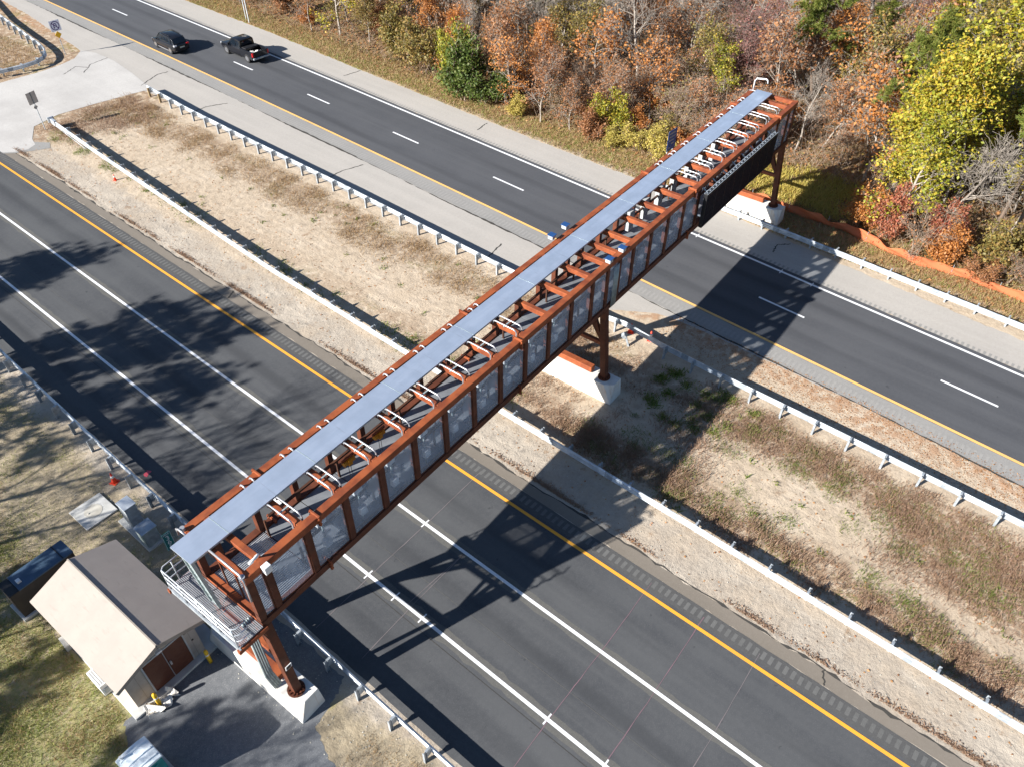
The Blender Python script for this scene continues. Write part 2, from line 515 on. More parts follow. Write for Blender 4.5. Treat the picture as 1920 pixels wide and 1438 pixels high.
class MB:
    def __init__(s):
        s.v = []
        s.f = []

    def add(s, vs, fs):
        k = len(s.v)
        s.v += [tuple(x) for x in vs]
        s.f += [tuple(i + k for i in f) for f in fs]
        return s

    def box(s, x0, x1, y0, y1, z0, z1):
        return s.add([(x0, y0, z0), (x1, y0, z0), (x1, y1, z0), (x0, y1, z0), (x0, y0, z1), (x1, y0, z1), (x1, y1, z1), (x0, y1, z1)],
                     [(0, 3, 2, 1), (4, 5, 6, 7), (0, 1, 5, 4), (1, 2, 6, 5), (2, 3, 7, 6), (3, 0, 4, 7)])

    def obox(s, c, dx, dy, dz, hx, hy, hz):
        """box by centre, three unit axes and half sizes"""
        c, dx, dy, dz = Vector(c), Vector(dx), Vector(dy), Vector(dz)
        vs = [c + dx * (a * hx) + dy * (b * hy) + dz * (d * hz) for d in (-1, 1) for (a, b) in ((-1, -1), (1, -1), (1, 1), (-1, 1))]
        return s.add(vs, [(0, 3, 2, 1), (4, 5, 6, 7), (0, 1, 5, 4), (1, 2, 6, 5), (2, 3, 7, 6), (3, 0, 4, 7)])

    def bar(s, p0, p1, w, h, upref=(0, 0, 1)):
        """square-section bar from p0 to p1, w across, h along the up reference"""
        p0, p1 = Vector(p0), Vector(p1)
        d = (p1 - p0)
        L = d.length
        d.normalize()
        up = Vector(upref)
        if abs(d.dot(up)) > .99:
            up = Vector((1, 0, 0))
        sd = d.cross(up).normalized()
        up = sd.cross(d).normalized()
        return s.obox((p0 + p1) / 2, d, sd, up, L / 2, w / 2, h / 2)

    def tube(s, pts, r, n=8, caps=True):
        pts = [Vector(p) for p in pts]
        rs = r if isinstance(r, (list, tuple)) else [r] * len(pts)
        vs, fs = [], []
        ref = Vector((0, 0, 1))
        for i, p in enumerate(pts):
            a = pts[max(0, i - 1)]
            b = pts[min(len(pts) - 1, i + 1)]
            d = (b - a).normalized()
            rf = ref if abs(d.dot(ref)) < .95 else Vector((1, 0, 0))
            s1 = d.cross(rf).normalized()
            s2 = d.cross(s1).normalized()
            for k in range(n):
                an = 2 * math.pi * k / n
                vs.append(p + s1 * (math.cos(an) * rs[i]) + s2 * (math.sin(an) * rs[i]))
        for i in range(len(pts) - 1):
            for k in range(n):
                fs.append((i * n + k, i * n + (k + 1) % n, (i + 1) * n + (k + 1) % n, (i + 1) * n + k))
        if caps:
            fs.append(tuple(range(n - 1, -1, -1)))
            fs.append(tuple((len(pts) - 1) * n + k for k in range(n)))
        return s.add(vs, fs)

    def prism(s, poly, z0, z1):
        n = len(poly)
        vs = [(x, y, z0) for x, y in poly] + [(x, y, z1) for x, y in poly]
        fs = [tuple(range(n - 1, -1, -1)), tuple(range(n, 2 * n))]
        fs += [(i, (i + 1) % n, n + (i + 1) % n, n + i) for i in range(n)]
        return s.add(vs, fs)

    def sweep(s, path, prof, normals, closed=True):
        """profile (offset, z) swept along 2-D path points with 2-D side normals"""
        m = len(prof)
        vs, fs = [], []
        for (px, py), (nx, ny) in zip(path, normals):
            for (o, z) in prof:
                vs.append((px + nx * o, py + ny * o, z))
        for i in range(len(path) - 1):
            for k in range(m if closed else m - 1):
                fs.append((i * m + k, i * m + (k + 1) % m, (i + 1) * m + (k + 1) % m, (i + 1) * m + k))
        if closed:
            fs.append(tuple(range(m - 1, -1, -1)))
            fs.append(tuple((len(path) - 1) * m + k for k in range(m)))
        return s.add(vs, fs)

    def build(s, name, mat, parent=None, bevel=0, smooth=False):
        me = bpy.data.meshes.new(name)
        me.from_pydata(s.v, [], s.f)
        me.update()
        o = bpy.data.objects.new(name, me)
        COL.objects.link(o)
        me.materials.append(MT[mat] if isinstance(mat, str) else mat)
        if parent is not None:
            o.parent = parent
        if bevel:
            b = o.modifiers.new('bevel', 'BEVEL')
            b.width = bevel
            b.segments = 2
            b.limit_method = 'ANGLE'
        if smooth:
            for p in me.polygons:
                p.use_smooth = True
        return o


def np_mesh(name, V, Fq, mat, parent=None, smooth=False):
    """mesh out of numpy vertices and equal-sized faces"""
    me = bpy.data.meshes.new(name)
    V = np.asarray(V, np.float32).reshape(-1, 3)
    Fq = np.asarray(Fq, np.int32)
    k = Fq.shape[1]
    me.vertices.add(len(V))
    me.vertices.foreach_set('co', V.ravel())
    me.loops.add(Fq.size)
    me.loops.foreach_set('vertex_index', Fq.ravel())
    me.polygons.add(len(Fq))
    me.polygons.foreach_set('loop_start', np.arange(0, Fq.size, k, dtype=np.int32))
    if smooth:
        me.polygons.foreach_set('use_smooth', np.ones(len(Fq), bool))
    me.update(calc_edges=True)
    me.materials.append(mat)
    o = bpy.data.objects.new(name, me)
    COL.objects.link(o)
    if parent is not None:
        o.parent = parent
    return o


def poly_sheet(name, poly, z, mat, kind='structure'):
    me = bpy.data.meshes.new(name)
    me.from_pydata([(x, y, z) for x, y in poly], [], [tuple(range(len(poly)))])
    me.update()
    o = bpy.data.objects.new(name, me)
    COL.objects.link(o)
    me.materials.append(MT[mat])
    return tag(o, kind=kind)


def strip(name, left, right, z, mat, rough=0.0, step=0.6):
    """ground strip between two functions of y, with slightly ragged edges"""
    ys = np.arange(YMIN, YMAX + step, step)
    rl = rng.normal(0, 1, len(ys)) * rough
    rr = rng.normal(0, 1, len(ys)) * rough
    V, F = [], []
    for i, y in enumerate(ys):
        V += [(left(y) + rl[i], y, z), (right(y) + rr[i], y, z)]
        if i:
            F.append((2 * i - 2, 2 * i - 1, 2 * i + 1, 2 * i))
    return tag(np_mesh(name, V, F, MT[mat]), kind='structure')


YMIN, YMAX = -26.0, 150.0
C = lambda k: (lambda y: k)


def lerp_pts(pts):
    pts = sorted(pts)
    ys = [p[0] for p in pts]
    xs = [p[1] for p in pts]

    def f(y):
        if y <= ys[0]:
            s = (xs[1] - xs[0]) / (ys[1] - ys[0])
            return xs[0] + (y - ys[0]) * s
        if y >= ys[-1]:
            s = (xs[-1] - xs[-2]) / (ys[-1] - ys[-2])
            return xs[-1] + (y - ys[-1]) * s
        return float(np.interp(y, ys, xs))
    return f


FY_ = np.polyfit([106.8, 75.3, 52.4, 28.4, 17.5, 5.7, -3.8], [41.25, 40.72, 40.28, 39.58, 39.22, 38.73, 38.33], 2)
FY = lambda y: float(np.polyval(FY_, y))              # left (yellow) edge line of the far carriageway
FW = lambda y: FY(y) + 7.32                            # right edge line

# ------------------------------------------------------------------ ground and pavements
me = bpy.data.meshes.new('ground')
me.from_pydata([(-260, -260, 0), (460, -260, 0), (460, 460, 0), (-260, 460, 0)], [], [(0, 1, 2, 3)])
go = bpy.data.objects.new('ground', me)
COL.objects.link(go)
me.materials.append(MT['ground'])
tag(go, kind='structure')

RAG = lambda y: .022 * math.sin(y * .23) + .03 * math.sin(y * .61 + 1) + .025 * math.sin(y * 1.37 + 2) + .02 * math.sin(y * 2.9)
strip('near_road', C(7.95), C(19.35), .004, 'asph_near', .015)
strip('near_road_rumble_strip', C(19.2), C(19.95), .008, 'asph_rumble', .01)
strip('near_road_shoulder', C(19.95), lambda y: 20.62 + RAG(y), .004, 'asph_brown', .035, .4)
strip('near_road_edge_crack', lambda y: 20.6 + RAG(y), lambda y: 20.67 + RAG(y), .006, 'tar', .04, .35)
FARL = lerp_pts([(-30, 37.0), (15, 37.2), (18, 36.9), (22, 34.2), (60, 34.35), (72, 34.7), (76, 34.4), (90, 36.0), (104, 37.6), (150, 39.5)])
FARR = lerp_pts([(-30, 48.4), (-1, 49.26), (11.4, 50.0), (19.7, 50.75), (29, 50.75), (39, 50.85), (52, 51.15), (65, 51.5), (78, 52.1), (94, 52.1), (150, 53)])
strip('far_road_left_shoulder', FARL, lambda y: FY(y) - .1, .004, 'asph_light', .04, .4)
strip('far_road_rumble_strip', lambda y: FY(y) - 1.55, lambda y: FY(y) - .1, .008, 'asph_grey', .02)
strip('far_road_seam', lambda y: FY(y) - 1.62 + .06 * math.sin(y * .31), lambda y: FY(y) - 1.52 + .05 * math.sin(y * .27), .012, 'tar', .025, .4)
strip('far_road', lambda y: FY(y) - .12, lambda y: FW(y) + .42, .012, 'asph_far', .012)
strip('far_road_right_shoulder', lambda y: FW(y) + .42, FARR, .006, 'asph_light', .05, .4)
UT = [(19.9, 71.9), (20.6, 71.2), (21.6, 70.8), (22.4, 71.2), (22.75, 72.4), (24.0, 74.6), (26.6, 75.3), (30, 74.9), (33.4, 74.3),
      (34.9, 74.0), (35.5, 75.5), (36.1, 79), (36.6, 83), (36.5, 86.5), (35.8, 88.2), (34.3, 86.7), (32.2, 86.1), (30.2, 86.0), (26.5, 86.3), (23, 87.2), (20, 90), (19.9, 80)]
poly_sheet('turnaround', UT, .016, 'asph_turn')
poly_sheet('turnaround_apron', [(19.9, 73.5), (22.2, 72.2), (23.4, 70.6), (22.9, 69.6), (21.6, 70.3), (20.6, 70.9), (19.9, 71.6)], .014, 'asph_grey')


def wiggle(name, pts, wd, z, mat, n=10, amp=.05):
    V, F = [], []
    P = []
    for a, b in zip(pts[:-1], pts[1:]):
        for i in range(n):
            t = i / n
            P.append((a[0] + (b[0] - a[0]) * t, a[1] + (b[1] - a[1]) * t))
    P.append(pts[-1])
    for i, p in enumerate(P):
        a = P[max(0, i - 1)]
        b = P[min(len(P) - 1, i + 1)]
        d = Vector((b[0] - a[0], b[1] - a[1]))
        d.normalize()
        nn = Vector((-d.y, d.x))
        o = random.uniform(-amp, amp)
        ww = wd * random.uniform(.5, 1.2) / 2
        V += [(p[0] + nn.x * (o - ww), p[1] + nn.y * (o - ww), z), (p[0] + nn.x * (o + ww), p[1] + nn.y * (o + ww), z)]
        if i:
            F.append((2 * i - 2, 2 * i - 1, 2 * i + 1, 2 * i))
    return tag(np_mesh(name, V, F, MT[mat]), kind='structure')


for pts in ([(35.0, 75.4), (36.0, 75.9), (37.5, 76.6), (38.6, 76.4)], [(34.3, 66.4), (36.2, 66.6), (38.0, 65.7)],
            [(34.5, 47.6), (36.3, 47.8), (38.1, 47.2)], [(34.5, 30.5), (36.5, 30.9)], [(33.0, 82.5), (34.6, 84.0), (36.6, 84.3)],
            [(31.5, 83.6), (33.3, 84.6), (34.0, 83.4)], [(49.3, 62.3), (51.3, 62.0)], [(49.0, 44.2), (50.6, 44.5)],
            [(48.2, 15.4), (49.3, 15.6), (50.0, 14.9)], [(20.0, 40.5), (20.7, 40.9)], [(20.0, -.6), (20.6, -.3)], [(20.0, 26.6), (20.6, 26.9)]):
    wiggle('tar_crack', pts, .09, .020, 'tar')

# painted markings
YN = 18.95


def line(name, fx, wd, z, mat, y0=YMIN, y1=YMAX, step=1.5):
    ys = np.arange(y0, y1 + .01, step)
    V, F = [], []
    for i, y in enumerate(ys):
        x = fx(y)
        V += [(x - wd / 2, y, z), (x + wd / 2, y, z)]
        if i:
            F.append((2 * i - 2, 2 * i - 1, 2 * i + 1, 2 * i))
    return tag(np_mesh(name, V, F, MT[mat]), kind='structure')


strip('near_lane_groove', C(15.0), C(15.62), .006, 'asph_groove', .03, .4)
strip('near_lane_groove', C(11.2), C(11.85), .006, 'asph_groove', .03, .4)
line('yellow_edge_line', C(YN), .165, .013, 'yellow_line')
line('white_lane_line', C(15.30), .155, .013, 'white_line')
line('white_lane_line', C(11.52), .155, .013, 'white_line')
line('pavement_joint', C(11.02), .025, .010, 'tar')
line('pavement_joint', C(13.0), .02, .010, 'asph_groove')
line('yellow_edge_line', lambda y: FY(y), .20, .018, 'yellow_pale')
line('white_edge_line', lambda y: FW(y), .19, .018, 'white_line')
mb = MB()
for i in range(-4, 11):
    y1 = 97.49 - i * 11.965
    y0 = y1 - 3.25
    a, b = FY(y0) + 3.66, FY(y1) + 3.66
    mb.add([(a - .08, y0, .018), (a + .08, y0, .018), (b + .08, y1, .018), (b - .08, y1, .018)], [(0, 1, 2, 3)])
tag(mb.build('white_lane_dashes', 'white_line'), kind='structure')
mb = MB()
y = -24.0
while y < 140:
    if not (26 < y < 26.4):
        jx = random.uniform(-.02, .02)
        mb.add([(19.38 + jx, y, .013), (19.80 + jx, y, .013), (19.80 + jx, y + .17, .013), (19.38 + jx, y + .17, .013)], [(0, 1, 2, 3)])
    y += .34
tag(mb.build('near_rumble_grooves', 'asph_patch'), kind='structure')
mb = MB()
y = -24.0
while y < 140:
    x = FY(y) - .95
    mb.add([(x - .32, y, .013), (x + .32, y, .013), (x + .32, y + .15, .013), (x - .32, y + .15, .013)], [(0, 1, 2, 3)])
    y += .32
tag(mb.build('far_left_rumble_grooves', 'asph_patch2'), kind='structure')
mb = MB()
y = -24.0
while y < 140:
    x = FW(y) + .62
    mb.add([(x - .18, y, .013), (x + .18, y, .013), (x + .18, y + .16, .013), (x - .18, y + .16, .013)], [(0, 1, 2, 3)])
    y += .33
tag(mb.build('far_right_rumble_grooves', 'asph_grey'), kind='structure')
# white cross ticks and survey lines
mb = MB()
for x, y in ((11.52, 22.6), (11.52, 17.9), (11.52, 16.1), (11.52, 14.4), (11.52, 7.4), (11.52, 4.6), (15.3, 17.9)):
    mb.box(x - .27, x + .27, y - .035, y + .035, .0145, .0165)
for y in (11.6, 13.9, 20.6, 22.0):
    mb.box(FW(y) - .26, FW(y) + .26, y - .035, y + .035, .0195, .0215)
tag(mb.build('white_survey_ticks', 'white_line'), kind='structure')
for k, (y, m) in enumerate(((17.8, 'chalk'), (7.35, 'pinkline'), (4.62, 'pinkline'), (1.9, 'chalk'), (22.4, 'chalk'), (15.2, 'chalk'))):
    wiggle('survey_line', [(8.2 if k != 5 else 8.5, y - .15), (12, y), (15.5, y + .05), (19.6 if k != 5 else 11.5, y + .2)], .035, .0117, m, 8, .012)
wiggle('pink_paint_mark', [(8.15, 31.1), (8.5, 31.3)], .25, .012, 'pink', 4, .05)

# gravel yard, with a ragged rim
gp = [(.6, 20.3), (.2, 19.4), (.35, 18.6), (.3, 15.5), (-2, 12), (-4, 8), (2.5, 6.5), (4.3, 9.6), (4.75, 11.2), (4.8, 12.3), (4.95, 13.2), (5.4, 14.3),
      (6.7, 14.6), (7.45, 15.0), (7.5, 17), (7.35, 20.3), (6.6, 20.9), (5.4, 20.6)]
gq = []
for a, b in zip(gp, gp[1:] + gp[:1]):
    for i in range(8):
        t = i / 8
        gq.append((a[0] + (b[0] - a[0]) * t + random.uniform(-.07, .07), a[1] + (b[1] - a[1]) * t + random.uniform(-.07, .07)))
poly_sheet('gravel_yard', gq, .005, 'gravel')


# ------------------------------------------------------------------ guardrails
def offset_path(pts, step):
    """resample a polyline at even steps -> points and left normals"""
    P = [Vector((x, y)) for x, y in pts]
    out = []
    acc = 0.0
    for a, b in zip(P[:-1], P[1:]):
        L = (b - a).length
        d = (b - a) / L
        s = acc
        while s < L:
            out.append((a + d * s))
            s += step
        acc = s - L
    nn = []
    for i in range(len(out)):
        a = out[max(0, i - 1)]
        b = out[min(len(out) - 1, i + 1)]
        d = (b - a).normalized()
        nn.append(Vector((-d.y, d.x)))
    return out, nn


WPROF = [(0.0, .43), (.083, .46), (.083, .495), (.012, .53), (.012, .56), (.083, .60), (.083, .635), (.012, .67), (.012, .70), (.083, .735), (.083, .77), (.05, .795), (0.0, .82)]
WPROF = WPROF + [(o - .009, z) for o, z in reversed(WPROF)]


def i_post(px, py, ang, h, mat, root):
    mb = MB()
    d = Vector((math.cos(ang), math.sin(ang), 0))
    n = Vector((-d.y, d.x, 0))
    c = Vector((px, py, 0))
    zc = (h - .25) / 2
    for s_ in (-1, 1):
        mb.obox(c + n * (.07 * s_) + Vector((0, 0, zc)), d, n, (0, 0, 1), .055, .007, (h + .25) / 2)
    mb.obox(c + Vector((0, 0, zc)), d, n, (0, 0, 1), .007, .062, (h + .25) / 2 - .004)
    return mb.build('post', mat, root)


def guardrail(pts, side, label, post_mat='galv_old', sp=1.905, wood=(), block_mat='galv_old', skip=()):
    """side +1: the rail stands to the left of the walking direction, posts to its right"""
    root = empty('guardrail', (0, 0, 0), 0, label, 'guardrail')
    P, N = offset_path(pts, sp / 4)
    MB().sweep([(p.x, p.y) for p in P], WPROF, [(n.x * side, n.y * side) for n in N]).build('rail', 'galv', root)
    for i in range(4, len(P) - 2, 8):
        MB().sweep([(P[k].x, P[k].y) for k in (i, i + 1)], [(o + (.006 if j < len(WPROF) // 2 else -.002), z) for j, (o, z) in enumerate(WPROF)], [(N[k].x * side, N[k].y * side) for k in (i, i + 1)]).build('splice', 'galv_old', root)
    for i in range(2, len(P) - 1, 4):
        p, n = P[i], N[i] * side
        if (i - 2) // 4 in skip:
            continue
        ang = math.atan2(n.y, n.x) - math.pi / 2
        q = p - n * .30
        w_ = (i - 2) // 4 in wood
        if w_:
            mb = MB()
            mb.obox((q.x, q.y, .28), (math.cos(ang), math.sin(ang), 0), (n.x, n.y, 0), (0, 0, 1), .07, .09, .53)
            po = mb.build('post', 'wood_post', root)
        else:
            po = i_post(q.x, q.y, ang, .84, post_mat, root)
        b = MB()
        m = p - n * .115
        b.obox((m.x, m.y, .60), (math.cos(ang), math.sin(ang), 0), (n.x, n.y, 0), (0, 0, 1), .05, .10, .24)
        b.build('blockout', block_mat, po)
    return root


g1 = guardrail([(22.75, -24), (22.95, -7), (23.14, 8), (23.2, 20), (23.28, 30), (23.42, 40), (23.85, 50), (24.25, 58), (24.6, 65), (25.05, 72.3)], +1,
               'long galvanised guardrail between the sandy median and the wide near road', wood=())
# flared end of it: a squashed terminal head
mb = MB()
mb.obox((25.08, 72.75, .60), (.05, .998, 0), (.998, -.05, 0), (0, 0, 1), .42, .12, .24)
mb.obox((25.10, 73.2, .70), (.05, .998, 0), (.998, -.05, 0), (0, 0, 1), .05, .28, .24)
mb.bar((24.98, 72.4, .42), (24.7, 67.0, .10), .05, .05)
mb.build('terminal_head', 'galv', g1, .02)
guardrail([(34.52, 73.4), (34.15, 66), (34.05, 58), (34.0, 45), (33.8, 35), (33.7, 29), (33.68, 22), (33.72, 20), (33.95, 18.6), (33.8, 17.4), (33.62, 15.6), (33.55, 12), (33.55, 2), (33.5, -8), (33.4, -24)], +1,
          'galvanised guardrail between the sandy median and the far two-lane road', wood=(0, 1), skip=(29,))
guardrail([(50.2, 26), (50.25, 20), (50.1, 11.2), (49.72, -.6), (49.2, -14), (48.9, -24)], -1,
          'galvanised guardrail on the right-hand shoulder beside the orange mesh fence')
guardrail([(7.50, -10), (7.52, 9), (7.54, 20), (7.6, 30), (7.7, 40), (7.8, 47), (8.0, 60), (8.2, 70)], -1,
          'thin-topped guardrail on the grassy left side of the near road', 'galv_old')
loop = [(36.6, 112), (34.6, 103.2), (34.1, 99.3), (33.6, 95), (33.35, 92.5), (33.1, 90.8), (32.75, 89.4), (32.3, 88.3), (31.6, 87.5), (30.6, 87.0), (29.2, 86.95), (27.2, 87.3), (24.5, 88.1)]
guardrail(loop, +1, 'hairpin guardrail curving round the dry grass island by the turnaround')


# ------------------------------------------------------------------ toll gantry
GO = Vector((5.47, 15.77, 0))
GA = 0.0446
L_G, W_G = 47.1, 3.45
ZB0, ZB1, ZT0, ZT1 = 5.84, 6.18, 8.60, 8.94
gan = empty('toll_gantry', GO, GA, 'rust-brown steel toll gantry spanning both carriageways with a silver roof strip', 'gantry')


def gw(a, b, z):
    c, s = math.cos(GA), math.sin(GA)
    return Vector((GO.x + a * c - b * s, GO.y + a * s + b * c, z))


for b0 in (0.0, W_G - .32):
    MB().box(0, L_G, b0, b0 + .32, ZT0, ZT1).build('top_chord', 'rust', gan, .02)
    MB().box(0, L_G, b0, b0 + .32, ZB0, ZB1).build('bottom_chord', 'rust_shaded', gan, .02)
PA = [.14, .85] + [2.69 + 1.873 * i for i in range(11)] + [22.85, 24.0] + [25.37 + 1.873 * i for i in range(12)] + [46.94]
for a in PA:
    for b0 in (.03, W_G - .29):
        wd = .13
        MB().box(a - wd, a + wd, b0, b0 + .26, ZB1, ZT0).build('post', 'rust_shaded', gan, .012)
for a in PA:
    MB().box(a - .12, a + .12, .32, W_G - .32, ZT1 - .27, ZT1 - .012).build('cross_beam', 'rust', gan, .015)
    MB().box(a - .09, a + .09, .32, W_G - .32, ZB0 + .04, ZB0 + .22).build('floor_beam', 'rust_shaded', gan)
MB().box(-.0, .3, .32, W_G - .32, ZB0 + .02, ZB1 - .02).build('end_beam', 'rust', gan, .015)
# bolted splice flanges
for a in (3.25, 15.3, 31.95, 43.9):
    for b0 in (0.0, W_G - .32):
        for zz0, zz1 in ((ZT0, ZT1), (ZB0, ZB1)):
            mb = MB()
            mb.box(a - .035, a + .035, b0 - .10, b0 + .42, zz0 - .10, zz1 + .10)
            for k in range(4):
                for s_ in (0, 1):
                    by = b0 - .06 + s_ * .44
                    bz = zz0 - .05 + k * (zz1 - zz0 + .10) / 3
                    mb.box(a - .075, a + .075, by - .022, by + .022, bz - .022, bz + .022)
            mb.build('splice_flange', 'rust', gan, .008)
# screens on the front face; plain open back
for i in range(len(PA) - 1):
    a0, a1 = PA[i] + .13, PA[i + 1] - .13
    if 32.9 < (a0 + a1) / 2 < 42.4:
        continue
    fr = MB()
    for (x0, x1, z0, z1) in ((a0, a0 + .05, ZB1 + .05, ZT0 - .02), (a1 - .05, a1, ZB1 + .05, ZT0 - .02), (a0 + .05, a1 - .05, ZB1 + .002, ZB1 + .055), (a0 + .05, a1 - .05, ZT0 - .05, ZT0 - .003)):
        fr.box(x0, x1, .07, .12, z0, z1)
    f_ = fr.build('screen_frame', 'rust_shaded', gan)
    MB().box(a0 + .05, a1 - .05, .09, .10, ZB1 + .055, ZT0 - .05).build('screen', 'pane', f_)
# floor: plates in the long part, open grating at the stair end
FA = [.3, 2.69] + [2.69 + 1.873 * i for i in range(1, 24)]
mb = MB()
for a0, a1 in zip(FA[1:-1], FA[2:]):
    mb.box(a0 + .02, a1 - .02, .34, W_G - .34, ZB0 + .235, ZB0 + .265)
mb.box(FA[-1] + .02, L_G - .3, .34, W_G - .34, ZB0 + .235, ZB0 + .265)
mb.build('floor_plate', 'deck', gan)
mb = MB()
b = .36
while b < W_G - .36:
    mb.box(.31, 2.66, b, b + .035, ZB0 + .225, ZB0 + .265)
    b += .085
for a in (.35, 1.1, 1.9, 2.6):
    mb.box(a - .02, a + .02, .35, W_G - .35, ZB0 + .20, ZB0 + .224)
mb.build('floor_grating', 'bar', gan)
# inner handrails / trolley rails
for b0, zz in ((.75, 7.05), (2.75, 7.05)):
    MB().box(2.9, L_G - .6, b0, b0 + .10, zz, zz + .10).build('inner_rail', 'rail_dark', gan)
for a in PA[2:-1:2]:
    for b0 in (.75, 2.75):
        MB().box(a - .04, a + .04, b0 + .01, b0 + .09, ZB0 + .265, 7.05).build('rail_post', 'rail_dark', gan)
# silver roof strip
mb = MB()
edges = [-.73, .85] + [4.85 + 4.683 * i for i in range(9)] + [46.75]
for e0, e1 in zip(edges[:-1], edges[1:]):
    mb.box(e0 + .002, e1 - .002, 1.80, 2.92, 9.06, 9.12)
mb.build('roof_strip', 'walk', gan)
mb = MB()
for e in edges[1:-1]:
    mb.box(e - .012, e + .012, 1.80, 2.92, 9.1215, 9.1245)
mb.build('roof_strip_joint', 'tray', gan)
mb = MB()
for b0 in (1.86, 2.78):
    mb.box(-.7, 46.7, b0, b0 + .08, ZT1 + .005, 9.058)
mb.build('roof_strip_rail', 'tray', gan)
# silver conduits straddling the beams
def conduit(a, b0, b1, drop0, drop1):
    pts = [(a, b0, 9.06 - drop0), (a, b0, 9.00), (a, b0 - .06, 9.09), (a, b0 - .16, 9.115), (a, b1 + .16, 9.10), (a, b1 + .05, 9.06), (a, b1, 8.97), (a, b1, 9.0 - drop1)]
    return MB().tube(pts, .036, 8)


cb = [PA[i] for i in range(2, 10)] + [33.3 + 1.62 * i for i in range(8)]
for a in cb:
    for s_ in (-.21, .21):
        conduit(a + s_, 1.78, .46, .15, 1.3).build('conduit', 'conduit', gan, 0, True)
        MB().tube([(a + s_, 2.95, 9.02), (a + s_, 3.00, 9.10), (a + s_, 3.08, 9.12), (a + s_, 3.2, 9.09), (a + s_, 3.26, 9.0), (a + s_, 3.27, 8.96)], .036, 8).build('conduit', 'conduit', gan, 0, True)
    MB().box(a - .26, a + .26, 1.1, 1.16, 9.03, 9.07).build('conduit_clamp', 'tray', gan)
for a in (.0,):
    MB().tube([(a, 1.78, 9.1), (a, .9, 9.1), (a, .2, 9.06), (a - .02, .02, 8.9), (a - .06, -.06, 8.6), (a - .06, -.06, 7.8)], .04, 8).build('conduit', 'conduit', gan, 0, True)
    MB().tube([(a - .1, 2.95, 9.1), (a - .1, 3.3, 9.1), (a - .1, 3.5, 9.0), (a - .1, 3.55, 8.6)], .04, 8).build('conduit', 'conduit', gan, 0, True)
    MB().tube([(a + .8, .4, 9.0), (a + .8, .15, 9.35), (a + .72, .08, 9.42), (a + .35, .0, 9.5)], .05, 8).build('lamp_arm', 'white_metal', gan, 0, True)
    MB().box(.66, .94, -.24, -.005, 8.62, 8.98).build('junction_box', 'white_metal', gan, .02)
    MB().tube([(.02, 3.30, 8.95), (.02, 3.30, 9.10)], .09, 12).build('cap', 'conduit', gan)
    MB().tube([(.02, .15, 8.95), (.02, .15, 9.0)], .11, 14).build('cap', 'conduit', gan)
# gooseneck over the far end
MB().tube([(46.9, 3.25, 8.94), (46.9, 3.25, 9.6), (46.9, 3.15, 9.78), (46.95, 2.5, 9.86), (46.95, 2.38, 9.8), (46.95, 2.36, 9.6)], .055, 8).build('vent_pipe', 'white_metal', gan, 0, True)
MB().tube([(46.6, 3.4, 9.0), (46.6, 3.1, 9.04), (46.6, 2.0, 9.04)], .04, 8).build('conduit', 'conduit', gan, 0, True)
# bents: columns, base beam, tie, braces
for a0, skew in ((.16, 1), (23.06, 1), (46.6, 1)):
    for bt, bb in ((.17, -.28), (W_G - .17, W_G + .28)):
        mb = MB()
        p1 = Vector((a0, bt, ZB0))
        p0 = Vector((a0, bb, 1.26))
        mb.bar(p0, p1, .36, .36, (1, 0, 0))
        mb.build('column', 'rust_shaded', gan, .02)
        mb = MB()
        mb.tube([(a0, bb, 1.23), (a0, bb, 1.30)], .36, 20)
        for k in range(12):
            an = k * math.pi / 6
            mb.tube([(a0 + .29 * math.cos(an), bb + .29 * math.sin(an), 1.29), (a0 + .29 * math.cos(an), bb + .29 * math.sin(an), 1.40)], .035, 8)
        mb.build('base_plate', 'rust_shaded', gan)
    MB().box(a0 - .19, a0 + .19, .48, W_G - .48, 1.26, 1.62).build('base_beam', 'rust', gan, .02)
    MB().bar((a0, -.0, 3.55), (a0, W_G + .0, 3.55), .22, .22).build('tie_beam', 'rust', gan, .01)
    for s0, s1 in ((.0, 1.0), (W_G - .0, W_G - 1.0)):
        MB().bar((a0, s0 + (.14 if s0 < 1 else -.14), 3.75), (a0, s1, ZB0 + .02), .2, .2, (1, 0, 0)).build('brace', 'rust_shaded', gan, .01)
        MB().bar((a0 + .02, s0 + (.1 if s0 < 1 else -.1), 3.72), (a0 + .02, W_G / 2 + (-.1 if s0 < 1 else .1), ZB0 + .02), .17, .17, (1, 0, 0)).build('brace', 'rust_shaded', gan, .01)
for k in range(4):
    MT_ = MB().tube([(23.30 + k * .13, -.05, 8.5), (23.30 + k * .13, -.05, 5.95)], .035, 8).build('cable_riser', 'tray', gan, 0, True)
# landing at the stair end with its railing and cable ladder
lx0, lx1, ly0, ly1 = -1.05, -.02, -.1, 4.05
mb = MB()
x = lx0 + .03
while x < lx1 - .03:
    mb.box(x, x + .035, ly0 + .06, ly1 - .06, 6.02, 6.06)
    x += .064
for yy in np.linspace(ly0 + .1, ly1 - .1, 6):
    mb.box(lx0 + .02, lx1 - .02, yy - .02, yy + .02, 5.98, 6.018)
mb.build('landing_grating', 'bar_dull', gan)
for yy in (ly0, ly1 - .15):
    MB().box(lx0 - .1, .12, yy - .02, yy + .13, 5.78, 5.98).build('landing_bracket', 'rust', gan, .01)
MB().box(lx0 - .04, lx0 + .02, ly0, ly1, 5.80, 6.0).build('toe_beam', 'galv_old', gan)
mb = MB()
for zz in (7.2, 6.8, 6.42):
    mb.tube([(lx1 - .1, ly1 - .05, zz), (lx0 + .12, ly1 - .05, zz), (lx0, ly1 - .15, zz), (lx0, ly0 + .15, zz), (lx0 + .12, ly0 + .03, zz), (lx0 + .55, ly0 + .03, zz)], .027, 8)
